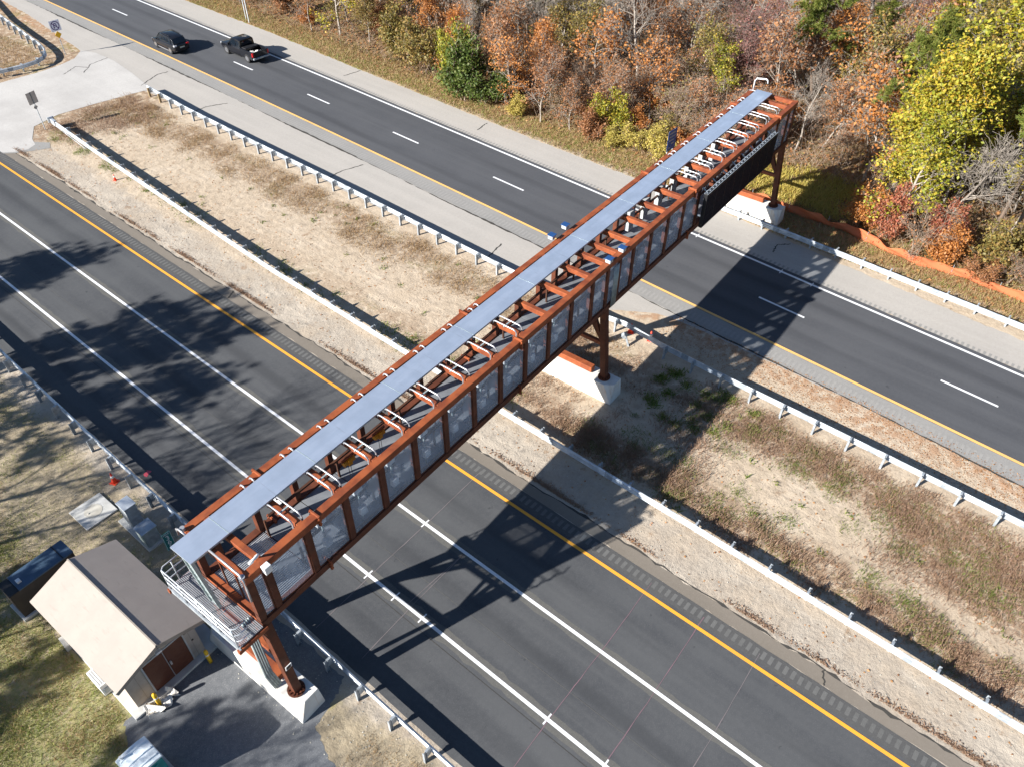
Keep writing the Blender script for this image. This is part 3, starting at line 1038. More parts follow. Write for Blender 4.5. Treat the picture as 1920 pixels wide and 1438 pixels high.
for yy in np.linspace(ly0 + .15, ly1 - .15, 5):
    mb.tube([(lx0, yy, 6.0), (lx0, yy, 7.2)], .027, 8)
for xx in (lx0 + .45, lx1 - .12):
    mb.tube([(xx, ly1 - .05, 6.0), (xx, ly1 - .05, 7.2)], .027, 8)
mb.build('railing', 'galv', gan, 0, True)
mb = MB()
for bb in (1.62, 2.12):
    mb.bar((-.62, bb + .35, 9.0), (-.5, bb, 6.3), .05, .13, (1, 0, 0))
for k in range(9):
    t = k / 8
    mb.bar((-.62 + .12 * t, 1.97 - .35 * t, 9.0 - 2.7 * t), (-.62 + .12 * t, 2.47 - .35 * t, 9.0 - 2.7 * t), .04, .03)
for k in range(4):
    mb.bar((-.60, 2.05 + k * .1, 8.96), (-.48, 1.70 + k * .1, 6.3), .07, .06, (1, 0, 0))
mb.build('cable_ladder', 'tray', gan)
mb = MB()
for k in range(4):
    mb.tube([(-.42 + k * .09, .55, 6.2), (-.42 + k * .09, .55, 2.2), (-.30 + k * .09, .42, 1.24)], .05, 8)
mb.build('cable_riser', 'tray', gan, 0, True)
MB().box(.30, .35, 1.35, 1.42, ZB0 + .3, ZT0 - .1).build('door_post', 'rust_shaded', gan)
MB().box(.30, .35, 2.25, 2.32, ZB0 + .3, ZT0 - .1).build('door_post', 'rust_shaded', gan)
# small solar tag on the near column
MB().obox((.16, -.37, 3.2), (1, 0, 0), (0, .995, .09), (0, -.09, .995), .14, .012, .14).build('serial_plate', 'white_band', gan)
MB().obox((.16, -.385, 3.2), (1, 0, 0), (0, .995, .09), (0, -.09, .995), .10, .008, .10).build('serial_plate_face', 'dark', gan)
# cabinets standing at the back of the far half
for a in (29.9, 31.6, 33.4, 35.2, 37.1, 39.0, 40.8):
    MB().box(a - .28, a + .28, W_G - .74, W_G - .46, ZB0 + .5, ZB0 + 1.75).build('cabinet', 'grey_cab', gan, .015)

# toll camera poles behind the screens, hoists
lab_cam = 'white toll camera on a thin grey pole inside the near half of the gantry'
c0 = None
for i in range(2, 11):
    a = (PA[i] + PA[i + 1]) / 2 - .05
    if c0 is None:
        c0 = empty('toll_camera', gw(a, .42, ZB0 + .265), GA, lab_cam, 'camera', 'toll cameras inside the gantry')
        MB().tube([(0, 0, 0), (0, 0, 2.45)], .045, 8).build('pole', 'tray', c0, 0, True)
        mb = MB().box(-.16, .16, -.17, .02, .62, .92)
        mb.box(-.10, .22, -.12, .1, .40, .60)
        mb.build('camera_box', 'white_metal', c0, .02)
        mb = MB().box(-.05, .28, -.10, .06, 1.1, 1.26)
        mb.build('bracket', 'conduit', c0, .015)
        mb = MB().box(-.22, .22, -.05, .12, 1.72, 1.98)
        mb.build('illuminator', 'white_metal', c0, .02)
    else:
        c = copy_tree(c0)
        c.location = gw(a + random.uniform(-.08, .08), .42, ZB0 + .265)
for i, (a, b0) in enumerate(((6.6, 2.2), (8.4, 2.25), (9.3, 1.0))):
    h = empty('chain_hoist', gw(a, b0, 7.0), GA, ['yellow chain hoist under the second conduit pair from the stair end', 'yellow chain hoist hanging near the back rail over the near road', 'yellow chain hoist close behind the front screens'][i], 'hoist')
    mb = MB().tube([(-.28, 0, .36), (.28, 0, .36)], .13, 12)
    mb.box(-.1, .1, -.14, .14, .2, .52)
    mb.build('motor', 'chain', h, .01)
    mb = MB()
    for s_ in (-.06, .06):
        mb.tube([(s_, 0, .2), (s_, 0, -.66)], .012, 6)
    mb.build('chain', 'dark', h)
    MB().box(-.35, .35, -.03, .03, .5, .62).build('trolley', 'rust', h)

# message sign on the front of the far half
vm = empty('message_sign', gw(32.5, -.60, 6.40), GA, 'large blank black electronic message board hung on the front of the gantry', 'sign')
MB().box(0, 10.0, .02, .24, 0, 2.2).build('housing', 'dark', vm, .02)
MB().box(.06, 9.94, .0, .019, .06, 2.14).build('display_face', 'screen', vm)
mb = MB()
mb.box(0, 10.0, .02, .05, 2.205, 2.22)
mb.box(0, 10.0, .20, .24, 2.205, 2.25)
for k in range(26):
    mb.box(.12 + k * .385, .25 + k * .385, .11, .19, 2.205, 2.225)
mb.build('top_trim', 'galv_old', vm)
mb = MB()
for k in range(1, 8):
    mb.box(k * 1.25 - .012, k * 1.25 + .012, -.004, -.0005, .07, 2.13)
for z0, z1 in ((.065, .10), (2.09, 2.13)):
    mb.box(.07, 9.93, -.006, -.0005, z0, z1)
mb.build('face_seam', 'dark', vm)
for k in range(8):
    a = .45 + k * 1.30
    hb = MB()
    hb.box(a - .05, a + .05, .245, .31, .1, 2.18)
    hb.box(a - .04, a + .04, .311, .605, .45, .53)
    hb.bar((a, .29, 2.1), (a, .61, 2.30), .06, .06)
    hb.build('hanger_bracket', 'galv_old', vm)

# small solar-lit units clipped to both top chords over the middle column
for i, (a, b0, lab) in enumerate(((22.9, .12, 'small blue-topped box on the front chord of the gantry, nearer the stair end'), (24.15, .12, 'small blue-topped box on the front chord of the gantry, nearer the message board'),
                                  (22.9, W_G + .18, 'small blue-topped box on the rear chord of the gantry, nearer the stair end'), (24.15, W_G + .18, 'small blue-topped box on the rear chord of the gantry, nearer the forest'))):
    t = empty('sensor_box', gw(a, b0, ZT1), GA, lab, 'sensor box')
    MB().box(-.15, .15, -.15, .15, .02, .24).build('case', 'grey_cab', t, .015)
    MB().box(-.19, .19, -.19, .19, .245, .27).build('panel', 'solar', t, .005)
    MB().tube([(-.05, .1, -.02), (-.05, .1, .02)], .05, 8).build('clamp', 'galv', t)


def pedestal(x0, x1, y0, y1, h, label):
    t = empty('concrete_pedestal', (x0, y0, 0), GA, label, 'pedestal', 'concrete pedestals under the gantry')
    W, L = x1 - x0, y1 - y0
    vs = [(0, 0, -.3), (W, 0, -.3), (W, L, -.3), (0, L, -.3),
          (0, .0, .05), (W, .0, .05), (W, L, .05), (0, L, .05),
          (.05, .55, h), (.42, .05, h), (W - .10, .05, h), (W - .10, L - .05, h), (.42, L - .05, h), (.05, L - .55, h)]
    fs = [(0, 3, 2, 1), (0, 1, 5, 4), (1, 2, 6, 5), (2, 3, 7, 6), (3, 0, 4, 7),
          (8, 9, 10, 11, 12, 13), (4, 9, 8), (4, 5, 10, 9), (5, 6, 11, 10), (6, 7, 12, 11), (7, 13, 12), (7, 4, 8, 13)]
    MB().add(vs, fs).build('plinth', 'concrete', t, .02)
    return t


pedestal(5.12, 6.32, 14.78, 20.7, 1.2, 'pale concrete wall pedestal under the stair end of the gantry by the gravel yard')
pedestal(27.95, 29.15, 15.62, 21.3, 1.22, 'pale concrete wall pedestal under the gantry in the sandy median')
pedestal(51.45, 52.65, 16.7, 22.4, 1.22, 'pale concrete wall pedestal under the forest end of the gantry')


# ------------------------------------------------------------------ utility building and yard things
bd = empty('utility_building', (1.28, 20.36, 0), 0.03, 'small beige utility building with a gabled roof and brown double doors', 'building')
BW, BL, BH = 3.22, 5.55, 2.68
RZ = 3.30
mb = MB()
poly = [(0, .12), (BW, .12), (BW, BH), (BW / 2, RZ - .12), (0, BH)]
n = 5
vs = [(x, 0, z) for x, z in poly] + [(x, BL, z) for x, z in poly]
mb.add(vs, [(0, 1, 2, 3, 4), (9, 8, 7, 6, 5)] + [(i, n + i, n + (i + 1) % n, (i + 1) % n) for i in range(n)])
mb.build('wall', 'stone_wall', bd)
ov, th = .36, .14
mb = MB()
y0, y1 = -.45, BL + .32
for s_ in (-1, 1):
    xe = BW / 2 + s_ * (BW / 2 + ov)
    ze = BH - .12
    vs = []
    for yy in (y0, y1):
        vs += [(BW / 2, yy, RZ), (xe, yy, ze), (xe, yy, ze - th), (BW / 2, yy, RZ - th)]
    fs = [(0, 1, 5, 4), (1, 2, 6, 5), (2, 3, 7, 6), (0, 3, 2, 1), (4, 5, 6, 7)]
    if s_ > 0:
        fs = [tuple(reversed(f)) for f in fs]
    mb.add(vs, fs)
mb.build('roof', 'roof_tan', bd)
MB().bar((BW / 2, y0 - .005, RZ + .012), (BW / 2, y1 + .005, RZ + .012), .06, .03).build('ridge_cap', 'trim', bd)
for s_ in (-1, 1):
    mb = MB()
    xe = BW / 2 + s_ * (BW / 2 + ov)
    mb.bar((BW / 2, y0 - .02, RZ - .09), (xe, y0 - .02, BH - .21), .03, .2)
    mb.build('fascia', 'trim', bd)
dx0 = .86
for k in range(2):
    d = MB().box(dx0 + k * .89 + .01, dx0 + k * .89 + .88, -.05, -.004, .17, 2.15).build('door', 'door', bd, .006)
    if k:
        MB().box(dx0 + .93, dx0 + 1.0, -.11, -.052, 1.05, 1.30).build('handle', 'conduit', d)
    else:
        MB().box(dx0 + .855, dx0 + .88, -.07, -.052, .2, 2.12).build('astragal', 'conduit', d)
mb = MB()
mb.box(dx0 - .06, dx0, -.045, -.002, .15, 2.21)
mb.box(dx0 + 1.79, dx0 + 1.85, -.045, -.002, .15, 2.21)
mb.box(dx0, dx0 + 1.79, -.045, -.002, 2.152, 2.22)
mb.build('door_frame', 'grey_cab', bd)
mb = MB()
for x in (.45, BW - .32):
    mb.box(x, x + .02, -.006, -.001, .14, BH - .1)
mb.build('panel_joint', 'trim', bd)
MB().box(1.5, 1.75, -.18, -.005, 2.32, 2.44).build('light', 'white_metal', bd, .02)
MB().box(2.72, 2.94, -.1, -.004, 2.12, 2.3).build('vent', 'dark', bd)
MB().tube([(2.95, -.02, 1.32), (2.95, -.006, 1.32)], .05, 10).build('meter', 'dark', bd)
tag(MB().prism([(.95, 19.98), (5.2, 20.2), (5.05, 26.6), (.88, 26.5)], -.1, .125).build('concrete_slab', 'slab', None, .015),
    'grey concrete slab under the beige utility building', 'slab')

ac = empty('air_conditioner', (.68, 21.8, .0), .02, 'white air conditioning unit on the long grass side of the building', 'air conditioner')
MB().box(0, .34, 0, 1.0, .12, .86).build('case', 'white_metal', ac, .02)
mb = MB()
for k in range(3):
    mb.box(.05 + k * .09, .08 + k * .09, .06, .94, .862, .875)
mb.build('top_seam', 'grey_cab', ac)
mb = MB()
for yy in (.1, .8):
    mb.box(.02, .32, yy, yy + .1, 0, .119)
mb.build('foot', 'dark', ac)
MB().box(.08, .28, -.05, -.002, .3, .62).build('valve_box', 'galv_old', ac)
tag(MB().prism([(1.06, 24.9), (1.1, 25.55), (.72, 25.55), (.68, 24.9)], 0, .35).build('splash_block', 'slab', None, .02), 'pale block beside the rear grass corner of the building', 'block')

ge = empty('generator', (.32, 27.78, 0), .045, 'long dark generator enclosure with a blue-grey lid behind the building', 'generator')
MB().box(0, 2.9, 0, 1.0, .15, 1.72).build('enclosure', 'genset', ge, .02)
MB().box(.42, 2.92, -.02, 1.02, 1.725, 1.80).build('lid', 'genset_top', ge, .015)
MB().box(2.42, 2.47, -.02, 1.02, 1.805, 1.825).build('lid_seam', 'dark', ge)
MB().box(-.02, .40, -.02, 1.02, 1.725, 1.78).build('grille', 'dark', ge, .01)
MB().box(.55, .72, .3, .5, 1.802, 1.93).build('exhaust_cap', 'white_metal', ge, .01)
mb = MB()
for k in range(4):
    mb.box(.5 + k * .6, .56 + k * .6, -.03, -.002, .8, .9)
mb.build('latch', 'conduit', ge)
MB().box(-.12, 3.05, -.12, 1.12, -.05, .148).build('base', 'slab', ge, .01)

pad = empty('manhole_pad', (5.27, 31.0, 0), .02, 'square pale concrete pad with a round dirty cover in the grass', 'concrete pad')
MB().box(-.82, .82, -.84, .84, -.05, .09).build('pad', 'slab', pad, .012)
mb = MB().tube([(0, 0, .091), (0, 0, .10)], .43, 36)
mb.tube([(-.28, -.02, .10), (-.20, .02, .106)], .03, 8)
mb.build('cover', 'slab_old', pad)
tag(MB().box(5.72, 6.62, 26.75, 29.5, -.05, .10).build('cabinet_slab', 'slab', None, .012), 'narrow concrete slab carrying two steel cabinets', 'slab')
ca = empty('control_cabinet', (6.24, 28.8, .10), .03, 'tall steel roadside cabinet with a bright lid nearest the concrete pad', 'cabinet')
MB().box(-.28, .28, -.32, .32, 0, 1.42).build('body', 'galv_old', ca, .012)
MB().box(-.32, .32, -.38, .38, 1.425, 1.47).build('lid', 'galv', ca, .01)
MB().box(.285, .30, -.26, .26, .15, 1.25).build('door', 'galv', ca)
ca = empty('control_cabinet', (6.15, 27.25, .10), .03, 'low steel roadside cabinet between the tall cabinet and the mile marker', 'cabinet')
MB().box(-.36, .36, -.33, .33, 0, 1.0).build('body', 'tray', ca, .012)
MB().box(-.40, .40, -.38, .38, 1.005, 1.05).build('lid', 'galv_old', ca, .01)
MB().box(-.30, .30, -.345, -.332, .1, .9).build('door', 'galv_old', ca)


def bollard(x, y, lab, bent=0):
    t = empty('bollard', (x, y, 0), 0, lab, 'bollard', 'yellow bollards by the building doors')
    MB().tube([(0, 0, -.1), (0, 0, .86), (0, 0, .92), (0, 0, .95)], [.085, .085, .07, .03], 14).build('tube', 'yellow', t, 0, True)
    MB().tube([(0, 0, .60), (0, 0, .68)], .088, 14).build('band', 'white_band', t)
    return t


bollard(4.32, 19.86, 'yellow bollard at the right corner of the brown doors')
bollard(1.92, 19.86, 'yellow bollard half wrapped in white plastic sheet')
mb = MB()
P = []
for i in range(14):
    for j in range(7):
        x = 1.35 + i * .1 + random.uniform(-.04, .04)
        yy = 19.52 + j * .09 + .12 * math.sin(i * .7) + random.uniform(-.03, .03)
        P.append((x, yy, max(.02, .12 + .14 * math.sin(i * 1.3 + j) + random.uniform(-.05, .08))))
mb.add(P, [(i * 7 + j, (i + 1) * 7 + j, (i + 1) * 7 + j + 1, i * 7 + j + 1) for i in range(13) for j in range(6)])
so_ = mb.build('plastic_sheet', 'plastic_bag', None, 0, False)
so_.modifiers.new('t', 'SOLIDIFY').thickness = .006
tag(so_, 'crumpled white plastic sheet lying by the slab corner', 'plastic sheet')

po = empty('portable_toilet', (.18, 17.36, 0), .02, 'portable toilet with teal walls and a ribbed white roof', 'portable toilet')
MB().box(-.55, .55, -.54, .54, .08, 2.055).build('wall', 'teal', po, .03)
mb = MB()
prof = [(-.60, 2.06), (-.58, 2.13), (-.3, 2.19), (0, 2.21), (.3, 2.19), (.58, 2.13), (.60, 2.06)]
vs = [(x, yy, z) for yy in (-.56, .58) for x, z in prof]
mb.add(vs, [(i, i + 1, i + 8, i + 7) for i in range(6)] + [(0, 7, 13, 6)] + [tuple(range(6, -1, -1)), tuple(range(7, 14))])
for k in range(3):
    yy = -.36 + k * .36
    mb.tube([(-.5, yy, 2.14), (-.2, yy, 2.2), (.2, yy, 2.2), (.5, yy, 2.14)], .05, 8)
mb.build('roof', 'roof_white', po, .015)
MB().box(-.34, .34, -.575, -.545, .15, 1.9).build('door', 'teal', po, .01)
MB().tube([(-.4, .42, 2.1), (-.4, .42, 2.4)], .045, 10).build('vent_pipe', 'white_metal', po)
MB().box(-.65, .7, -.68, .75, -.02, .075).build('skid', 'grey_cab', po, .01)


def text_mesh(s, size, name, mat, parent, M4):
    cu = bpy.data.curves.new(name, 'FONT')
    cu.body = s
    cu.size = size
    cu.align_x = 'CENTER'
    cu.align_y = 'CENTER'
    cu.extrude = .002
    to = bpy.data.objects.new(name + '_tmp', cu)
    COL.objects.link(to)
    bpy.context.view_layer.update()
    me = bpy.data.meshes.new_from_object(to)
    bpy.data.objects.remove(to)
    me.transform(M4)
    o = bpy.data.objects.new(name, me)
    COL.objects.link(o)
    me.materials.clear()
    me.materials.append(MT[mat])
    o.parent = parent
    return o


RX = Matrix.Rotation(math.pi / 2, 4, 'X')     # text in XY -> upright facing -Y
# mile marker
ms = empty('mile_marker', (6.42, 25.62, 0), 0, 'narrow green mile marker reading MILE 3 6 5 by the guardrail', 'sign')
MB().box(-.02, .02, .01, .05, -.2, 1.75).build('post', 'galv_old', ms)
MB().box(-.22, .22, -.006, .006, .62, 1.80).build('panel', 'sign_green', ms, .004)
mb = MB()
for (x0, x1, z0, z1) in ((-.205, -.19, .635, 1.785), (.19, .205, .635, 1.785), (-.19, .19, .635, .65), (-.19, .19, 1.77, 1.785)):
    mb.box(x0, x1, -.009, -.0065, z0, z1)
mb.build('border', 'white_band', ms)
text_mesh('MILE', .145, 'word', 'white_band', ms, Matrix.Translation((0, -.009, 1.68)) @ RX)
for k, ch in enumerate('365'):
    text_mesh(ch, .40, 'numeral', 'white_band', ms, Matrix.Translation((0, -.009, 1.42 - k * .31)) @ RX)

# turnaround signs
s1 = empty('road_sign', (34.24, 88.34, 0), 0, 'white no U-turn sign with a small yellow sign below, by the hairpin guardrail', 'sign')
MB().box(-.03, .03, .02, .07, -.2, 3.35).build('post', 'galv_old', s1)
MB().box(-.53, .53, -.008, .008, 2.38, 3.42).build('panel', 'sign_white', s1, .006)
mb = MB()
for k in range(32):
    a0, a1 = 2 * math.pi * k / 32, 2 * math.pi * (k + 1) / 32
    q = [(r * math.cos(a), r * math.sin(a)) for a, r in ((a0, .36), (a1, .36), (a1, .44), (a0, .44))]
    mb.add([(x, -.0095, 2.9 + z) for x, z in q] + [(x, -.0125, 2.9 + z) for x, z in q], [(4, 7, 6, 5), (0, 1, 2, 3)])
mb.obox((0, -.0135, 2.9), (.707, 0, -.707), (0, 1, 0), (.707, 0, .707), .38, .001, .04)
for seg in (((-.13, -.2), (-.13, .08)), ((.13, .2 - .3), (.13, .08))):
    (xa, za), (xb, zb) = seg
    mb.box(xa - .04, xa + .04, -.0125, -.0095, 2.9 + za, 2.9 + zb)
for k in range(10):
    a0, a1 = math.pi * k / 10, math.pi * (k + 1) / 10
    q = [(r * math.cos(a), r * math.sin(a) + .08) for a, r in ((a0, .09), (a1, .09), (a1, .17), (a0, .17))]
    mb.add([(x, -.0125, 2.9 + z) for x, z in q], [(3, 2, 1, 0)])
mb.add([(-.24, -.0125, 2.76), (-.02, -.0125, 2.76), (-.13, -.0125, 2.62)], [(0, 2, 1)])
mb.build('symbol', 'sign_ink', s1)
MB().obox((0, -.0, 2.02), (.707, 0, .707), (0, 1, 0), (-.707, 0, .707), .25, .008, .25).build('panel', 'sign_yellow', s1)
s2 = empty('road_sign', (24.35, 73.3, 0), .25, 'road sign seen from its bare grey back at the flared guardrail end', 'sign')
MB().box(-.03, .03, -.07, -.02, -.2, 3.3).build('post', 'galv_old', s2)
MB().box(-.46, .46, -.012, .004, 2.35, 3.35).build('panel', 'sign_back', s2, .006)
MB().box(-.04, .04, -.06, -.013, 2.35, 3.35).build('stiffener', 'dark', s2)
MB().obox((0, -.0, 2.05), (.707, 0, .707), (0, 1, 0), (-.707, 0, .707), .16, .008, .16).build('panel', 'sign_back', s2)
# blue sign by the forest
bs = empty('road_sign', (53.6, 27.45, 0), -.03, 'tall blue roadside sign with pale rows behind the gantry', 'sign')
for x in (-.4, .4):
    MB().box(x - .04, x + .04, .015, .09, -.2, 3.5).build('post', 'galv_old', bs)
MB().box(-.62, .62, -.01, .01, 1.85, 3.55).build('panel', 'sign_blue', bs, .008)
mb = MB()
for k, (x0, x1) in enumerate(((-.45, .42), (-.40, .45), (-.45, .30), (-.1, .28), (-.48, -.2))):
    z = 3.3 - k * .3
    x = x0
    while x < x1 - .05:
        ww = random.uniform(.04, .085)
        mb.box(x, x + ww, -.014, -.0105, z - .06, z + .06)
        x += ww + .035
mb.build('letter_row', 'grey_cab', bs)
# two thin poles at the forest edge (legs of a sign above the picture)
tp = empty('sign_frame', (52.35, 81.6, 0), 0, 'pair of thin silver sign posts at the forest edge by the pickup', 'sign posts')
for x, y in ((0, 0), (.55, 1.3)):
    MB().box(x - .05, x + .05, y - .05, y + .05, -.2, 4.6).build('post', 'galv', tp)
MB().box(-.05, .75, -.6, 2.0, 3.9, 5.4).build('panel', 'sign_back', tp, .01)


def cone(loc, lab, tilt=(0, 0), s=1.0):
    t = empty('traffic_cone', loc, random.uniform(0, 1), lab, 'traffic cone', 'orange traffic cones')
    t.rotation_euler = (tilt[0], tilt[1], .4)
    t.scale = (s, s, s)
    MB().box(-.19, .19, -.19, .19, 0, .04).build('base', 'orange', t, .01)
    MB().tube([(0, 0, .04), (0, 0, .34), (0, 0, .70)], [.14, .09, .035], 16).build('body', 'orange', t, 0, True)
    MB().tube([(0, 0, .36), (0, 0, .52)], [.0895, .067], 16).build('stripe', 'white_band', t, 0, True)
    return t


cone((6.95, 31.95, 0), 'orange cone with a white stripe beside the near guardrail', (0, 0))
cone((34.15, 18.25, 0), 'orange cone behind the dented guardrail, nearer the middle column')
cone((34.3, 16.9, 0), 'orange cone behind the dented guardrail, farther from the middle column')
cone((23.55, 60.4, 0), 'slim orange cone against the flared median guardrail', (0, 0), .72)
# wrecked post by the dented rail
t = empty('bent_post', (32.95, 17.6, 0), .6, 'bent loose guardrail post leaning below the dented rail', 'post')
mb = MB()
mb.bar((0, 0, -.1), (.12, .25, .62), .11, .15, (1, 0, 0))
mb.build('stem', 'galv_old', t)
mb = MB()
mb.obox((.16, .36, .68), (1, 0, 0), (0, .7, .7), (0, -.7, .7), .16, .12, .12)
mb.build('block', 'galv_old', t)

# orange mesh fence
def mat_net():
    t = NT('orange_plastic_net')
    d = t.n('ShaderNodeBsdfDiffuse')
    d.inputs[0].default_value = (.68, .24, .115, 1)
    tl = t.n('ShaderNodeBsdfTranslucent')
    tl.inputs[0].default_value = (.74, .30, .14, 1)
    m = t.n('ShaderNodeMixShader')
    m.inputs[0].default_value = .4
    t.l(d.outputs[0], m.inputs[1])
    t.l(tl.outputs[0], m.inputs[2])
    tr = t.n('ShaderNodeBsdfTransparent')
    m2 = t.n('ShaderNodeMixShader')
    v = t.coord('UV')
    m2.inputs[0].default_value = .86
    t.l(tr.outputs[0], m2.inputs[1])
    t.l(m.outputs[0], m2.inputs[2])
    t.l(m2.outputs[0], t.out.inputs[0])
    return t.m


fe = empty('safety_fence', (0, 0, 0), 0, 'sagging orange plastic mesh fence along the forest edge', 'fence')
FP = [(54.0, 24.0), (54.0, 21.5), (53.95, 17.5), (54.15, 12.7), (53.6, 9.8), (53.25, 6.9), (53.7, 4.2), (53.5, 0), (53.2, -6), (53.0, -14)]
P, N = offset_path(FP, .28)
V, F = [], []
for i, (p, nn) in enumerate(zip(P, N)):
    sag = .09 * math.sin(i * .45) + .06 * math.sin(i * 1.13 + 1)
    for j in range(6):
        t_ = j / 5
        o = .10 * math.sin(i * .8 + j * 1.3) * (.4 + t_) + .16 * t_ * math.sin(i * .31)
        V.append((p.x + nn.x * o, p.y + nn.y * o, .02 + t_ * (.62 + sag)))
    if i:
        for j in range(5):
            a = (i - 1) * 6 + j
            F.append((a, a + 1, a + 7, a + 6))
nt = np_mesh('net', V, F, mat_net(), fe)
nt.modifiers.new('t', 'SOLIDIFY').thickness = .004
for i in range(3, len(P), 11):
    MB().tube([(P[i].x + .06, P[i].y, -.1), (P[i].x + .06, P[i].y, .78)], .02, 6).build('stake', 'galv_old', fe)


# ------------------------------------------------------------------ vehicles
def loft(mb, secs, cap=True):
    n = len(secs[0][1])
    vs, fs = [], []
    for y, ring in secs:
        vs += [(x, y, z) for x, z in ring]
    for i in range(len(secs) - 1):
        for k in range(n):
            fs.append((i * n + k, i * n + (k + 1) % n, (i + 1) * n + (k + 1) % n, (i + 1) * n + k))
    if cap:
        fs.append(tuple(range(n - 1, -1, -1)))
        fs.append(tuple((len(secs) - 1) * n + k for k in range(n)))
    return mb.add(vs, fs)


def ring_body(w, zb, zt, tuck=.06):
    h = [(w - tuck, zb), (w, zb + .16), (w + .005, (zb + zt) / 2), (w - .02, zt - .10), (w - .12, zt)]
    return h + [(-x, z) for x, z in reversed(h)]


def ring_cab(w0, z0, w1, z1):
    h = [(w0, z0), (w0 - .03, z0 + .05), (w1 + .05, z1 - .07), (w1 - .08, z1)]
    return h + [(-x, z) for x, z in reversed(h)]


def wheel(root, x, y, r, side):
    t = MB().tube([(x - .11, y, r), (x + .11, y, r)], r, 24).build('tyre', 'tyre', None, .03)
    o = bpy.data.objects.new('wheel', None)
    COL.objects.link(o)
    o.parent = root
    o.empty_display_size = .1
    t.parent = o
    mb = MB().tube([(x + side * .112, y, r), (x + side * .122, y, r)], r * .62, 20)
    for k in range(6):
        a = k * math.pi / 3
        mb.bar((x + side * .125, y, r), (x + side * .128, y + math.cos(a) * r * .58, r + math.sin(a) * r * .58), .05, .012, (side, 0, 0))
    mb.build('rim', 'rim', o)


def side_glass(mb, y0, y1, w0, z0, w1, z1, s, sl0=.0, sl1=.0):
    e = .012
    q = [(s * (w0 + e), y0, z0), (s * (w0 + e), y1, z0), (s * (w1 + e), y1 - sl1, z1), (s * (w1 + e), y0 + sl0, z1)]
    qi = [(x - s * .02, y, z) for x, y, z in q]
    f = [(0, 1, 2, 3), (7, 6, 5, 4), (0, 4, 5, 1), (1, 5, 6, 2), (2, 6, 7, 3), (3, 7, 4, 0)]
    mb.add(q + qi, f)


HEAD = -math.atan(.027)
# SUV
cr = empty('parked_car', (0, 0, 0))
cr.name = 'suv'
tag(cr, 'dark grey-black SUV driving in the left lane of the far road', 'car')
cr.location = (42.40, 81.55, .014)
cr.rotation_euler = (0, 0, HEAD)
b = MB()
loft(b, [(-2.30, ring_body(.70, .42, .82)), (-2.22, ring_body(.84, .34, 1.02)), (-1.9, ring_body(.92, .28, 1.08)), (-.6, ring_body(.94, .25, 1.05)), (.6, ring_body(.94, .25, 1.02)),
         (1.2, ring_body(.93, .26, 1.0)), (1.9, ring_body(.90, .28, .93)), (2.2, ring_body(.84, .34, .82)), (2.34, ring_body(.66, .42, .70))])
b.build('body', 'carpaint', cr, .03, True)
b = MB()
loft(b, [(-2.15, ring_cab(.80, 1.0, .70, 1.06)), (-1.75, ring_cab(.84, 1.0, .66, 1.52)), (-1.2, ring_cab(.86, 1.0, .66, 1.66)), (-.1, ring_cab(.87, 1.0, .67, 1.70)), (.5, ring_cab(.87, .99, .66, 1.64)), (1.35, ring_cab(.84, .97, .74, 1.02))])
b.build('cabin', 'carpaint', cr, .02, True)
b = MB()
b.add([(-.62, .72, 1.585), (.62, .72, 1.585), (.72, 1.32, 1.055), (-.72, 1.32, 1.055)], [(0, 3, 2, 1)])
b.build('windscreen', 'carglass', cr)
b = MB()
b.add([(-.60, -1.80, 1.515), (.60, -1.80, 1.515), (.70, -2.17, 1.10), (-.70, -2.17, 1.10)], [(0, 1, 2, 3)])
b.build('rear_window', 'carglass', cr)
for s in (-1, 1):
    b = MB()
    side_glass(b, -.02, 1.0, .865, 1.10, .73, 1.53, s, .0, .5)
    side_glass(b, -1.02, -.10, .865, 1.10, .73, 1.56, s, .0, 0)
    side_glass(b, -1.75, -1.10, .85, 1.12, .73, 1.52, s, .15, 0)
    b.build('side_window', 'carglass', cr)
    MB().bar((s * .60, -1.3, 1.70), (s * .60, .3, 1.73), .04, .04).build('roof_rail', 'dark', cr)
    MB().box(min(s * .92, s * 1.08), max(s * .92, s * 1.08), .82, 1.0, 1.0, 1.14).build('mirror', 'carpaint', cr, .02)
    MB().box(min(s * .55, s * .86), max(s * .55, s * .86), -2.30, -2.05, .86, 1.0).build('tail_light', 'clear_lens' if s < 0 else 'red', cr, .02)
    MB().box(min(s * .5, s * .8), max(s * .5, s * .8), 2.1, 2.27, .66, .76).build('headlight', 'clear_lens', cr, .02)
    for y in (-1.40, 1.42):
        wheel(cr, s * .85, y, .36, s)
MB().box(-.26, .26, -2.335, -2.30, .66, .78).build('number_plate', 'plate', cr)
MB().box(-.75, .75, -2.36, -2.2, .38, .46).build('bumper', 'dark', cr, .01)
MB().box(-.94, -.90, -1.0, 1.0, .25, .30).build('sill', 'conduit', cr)

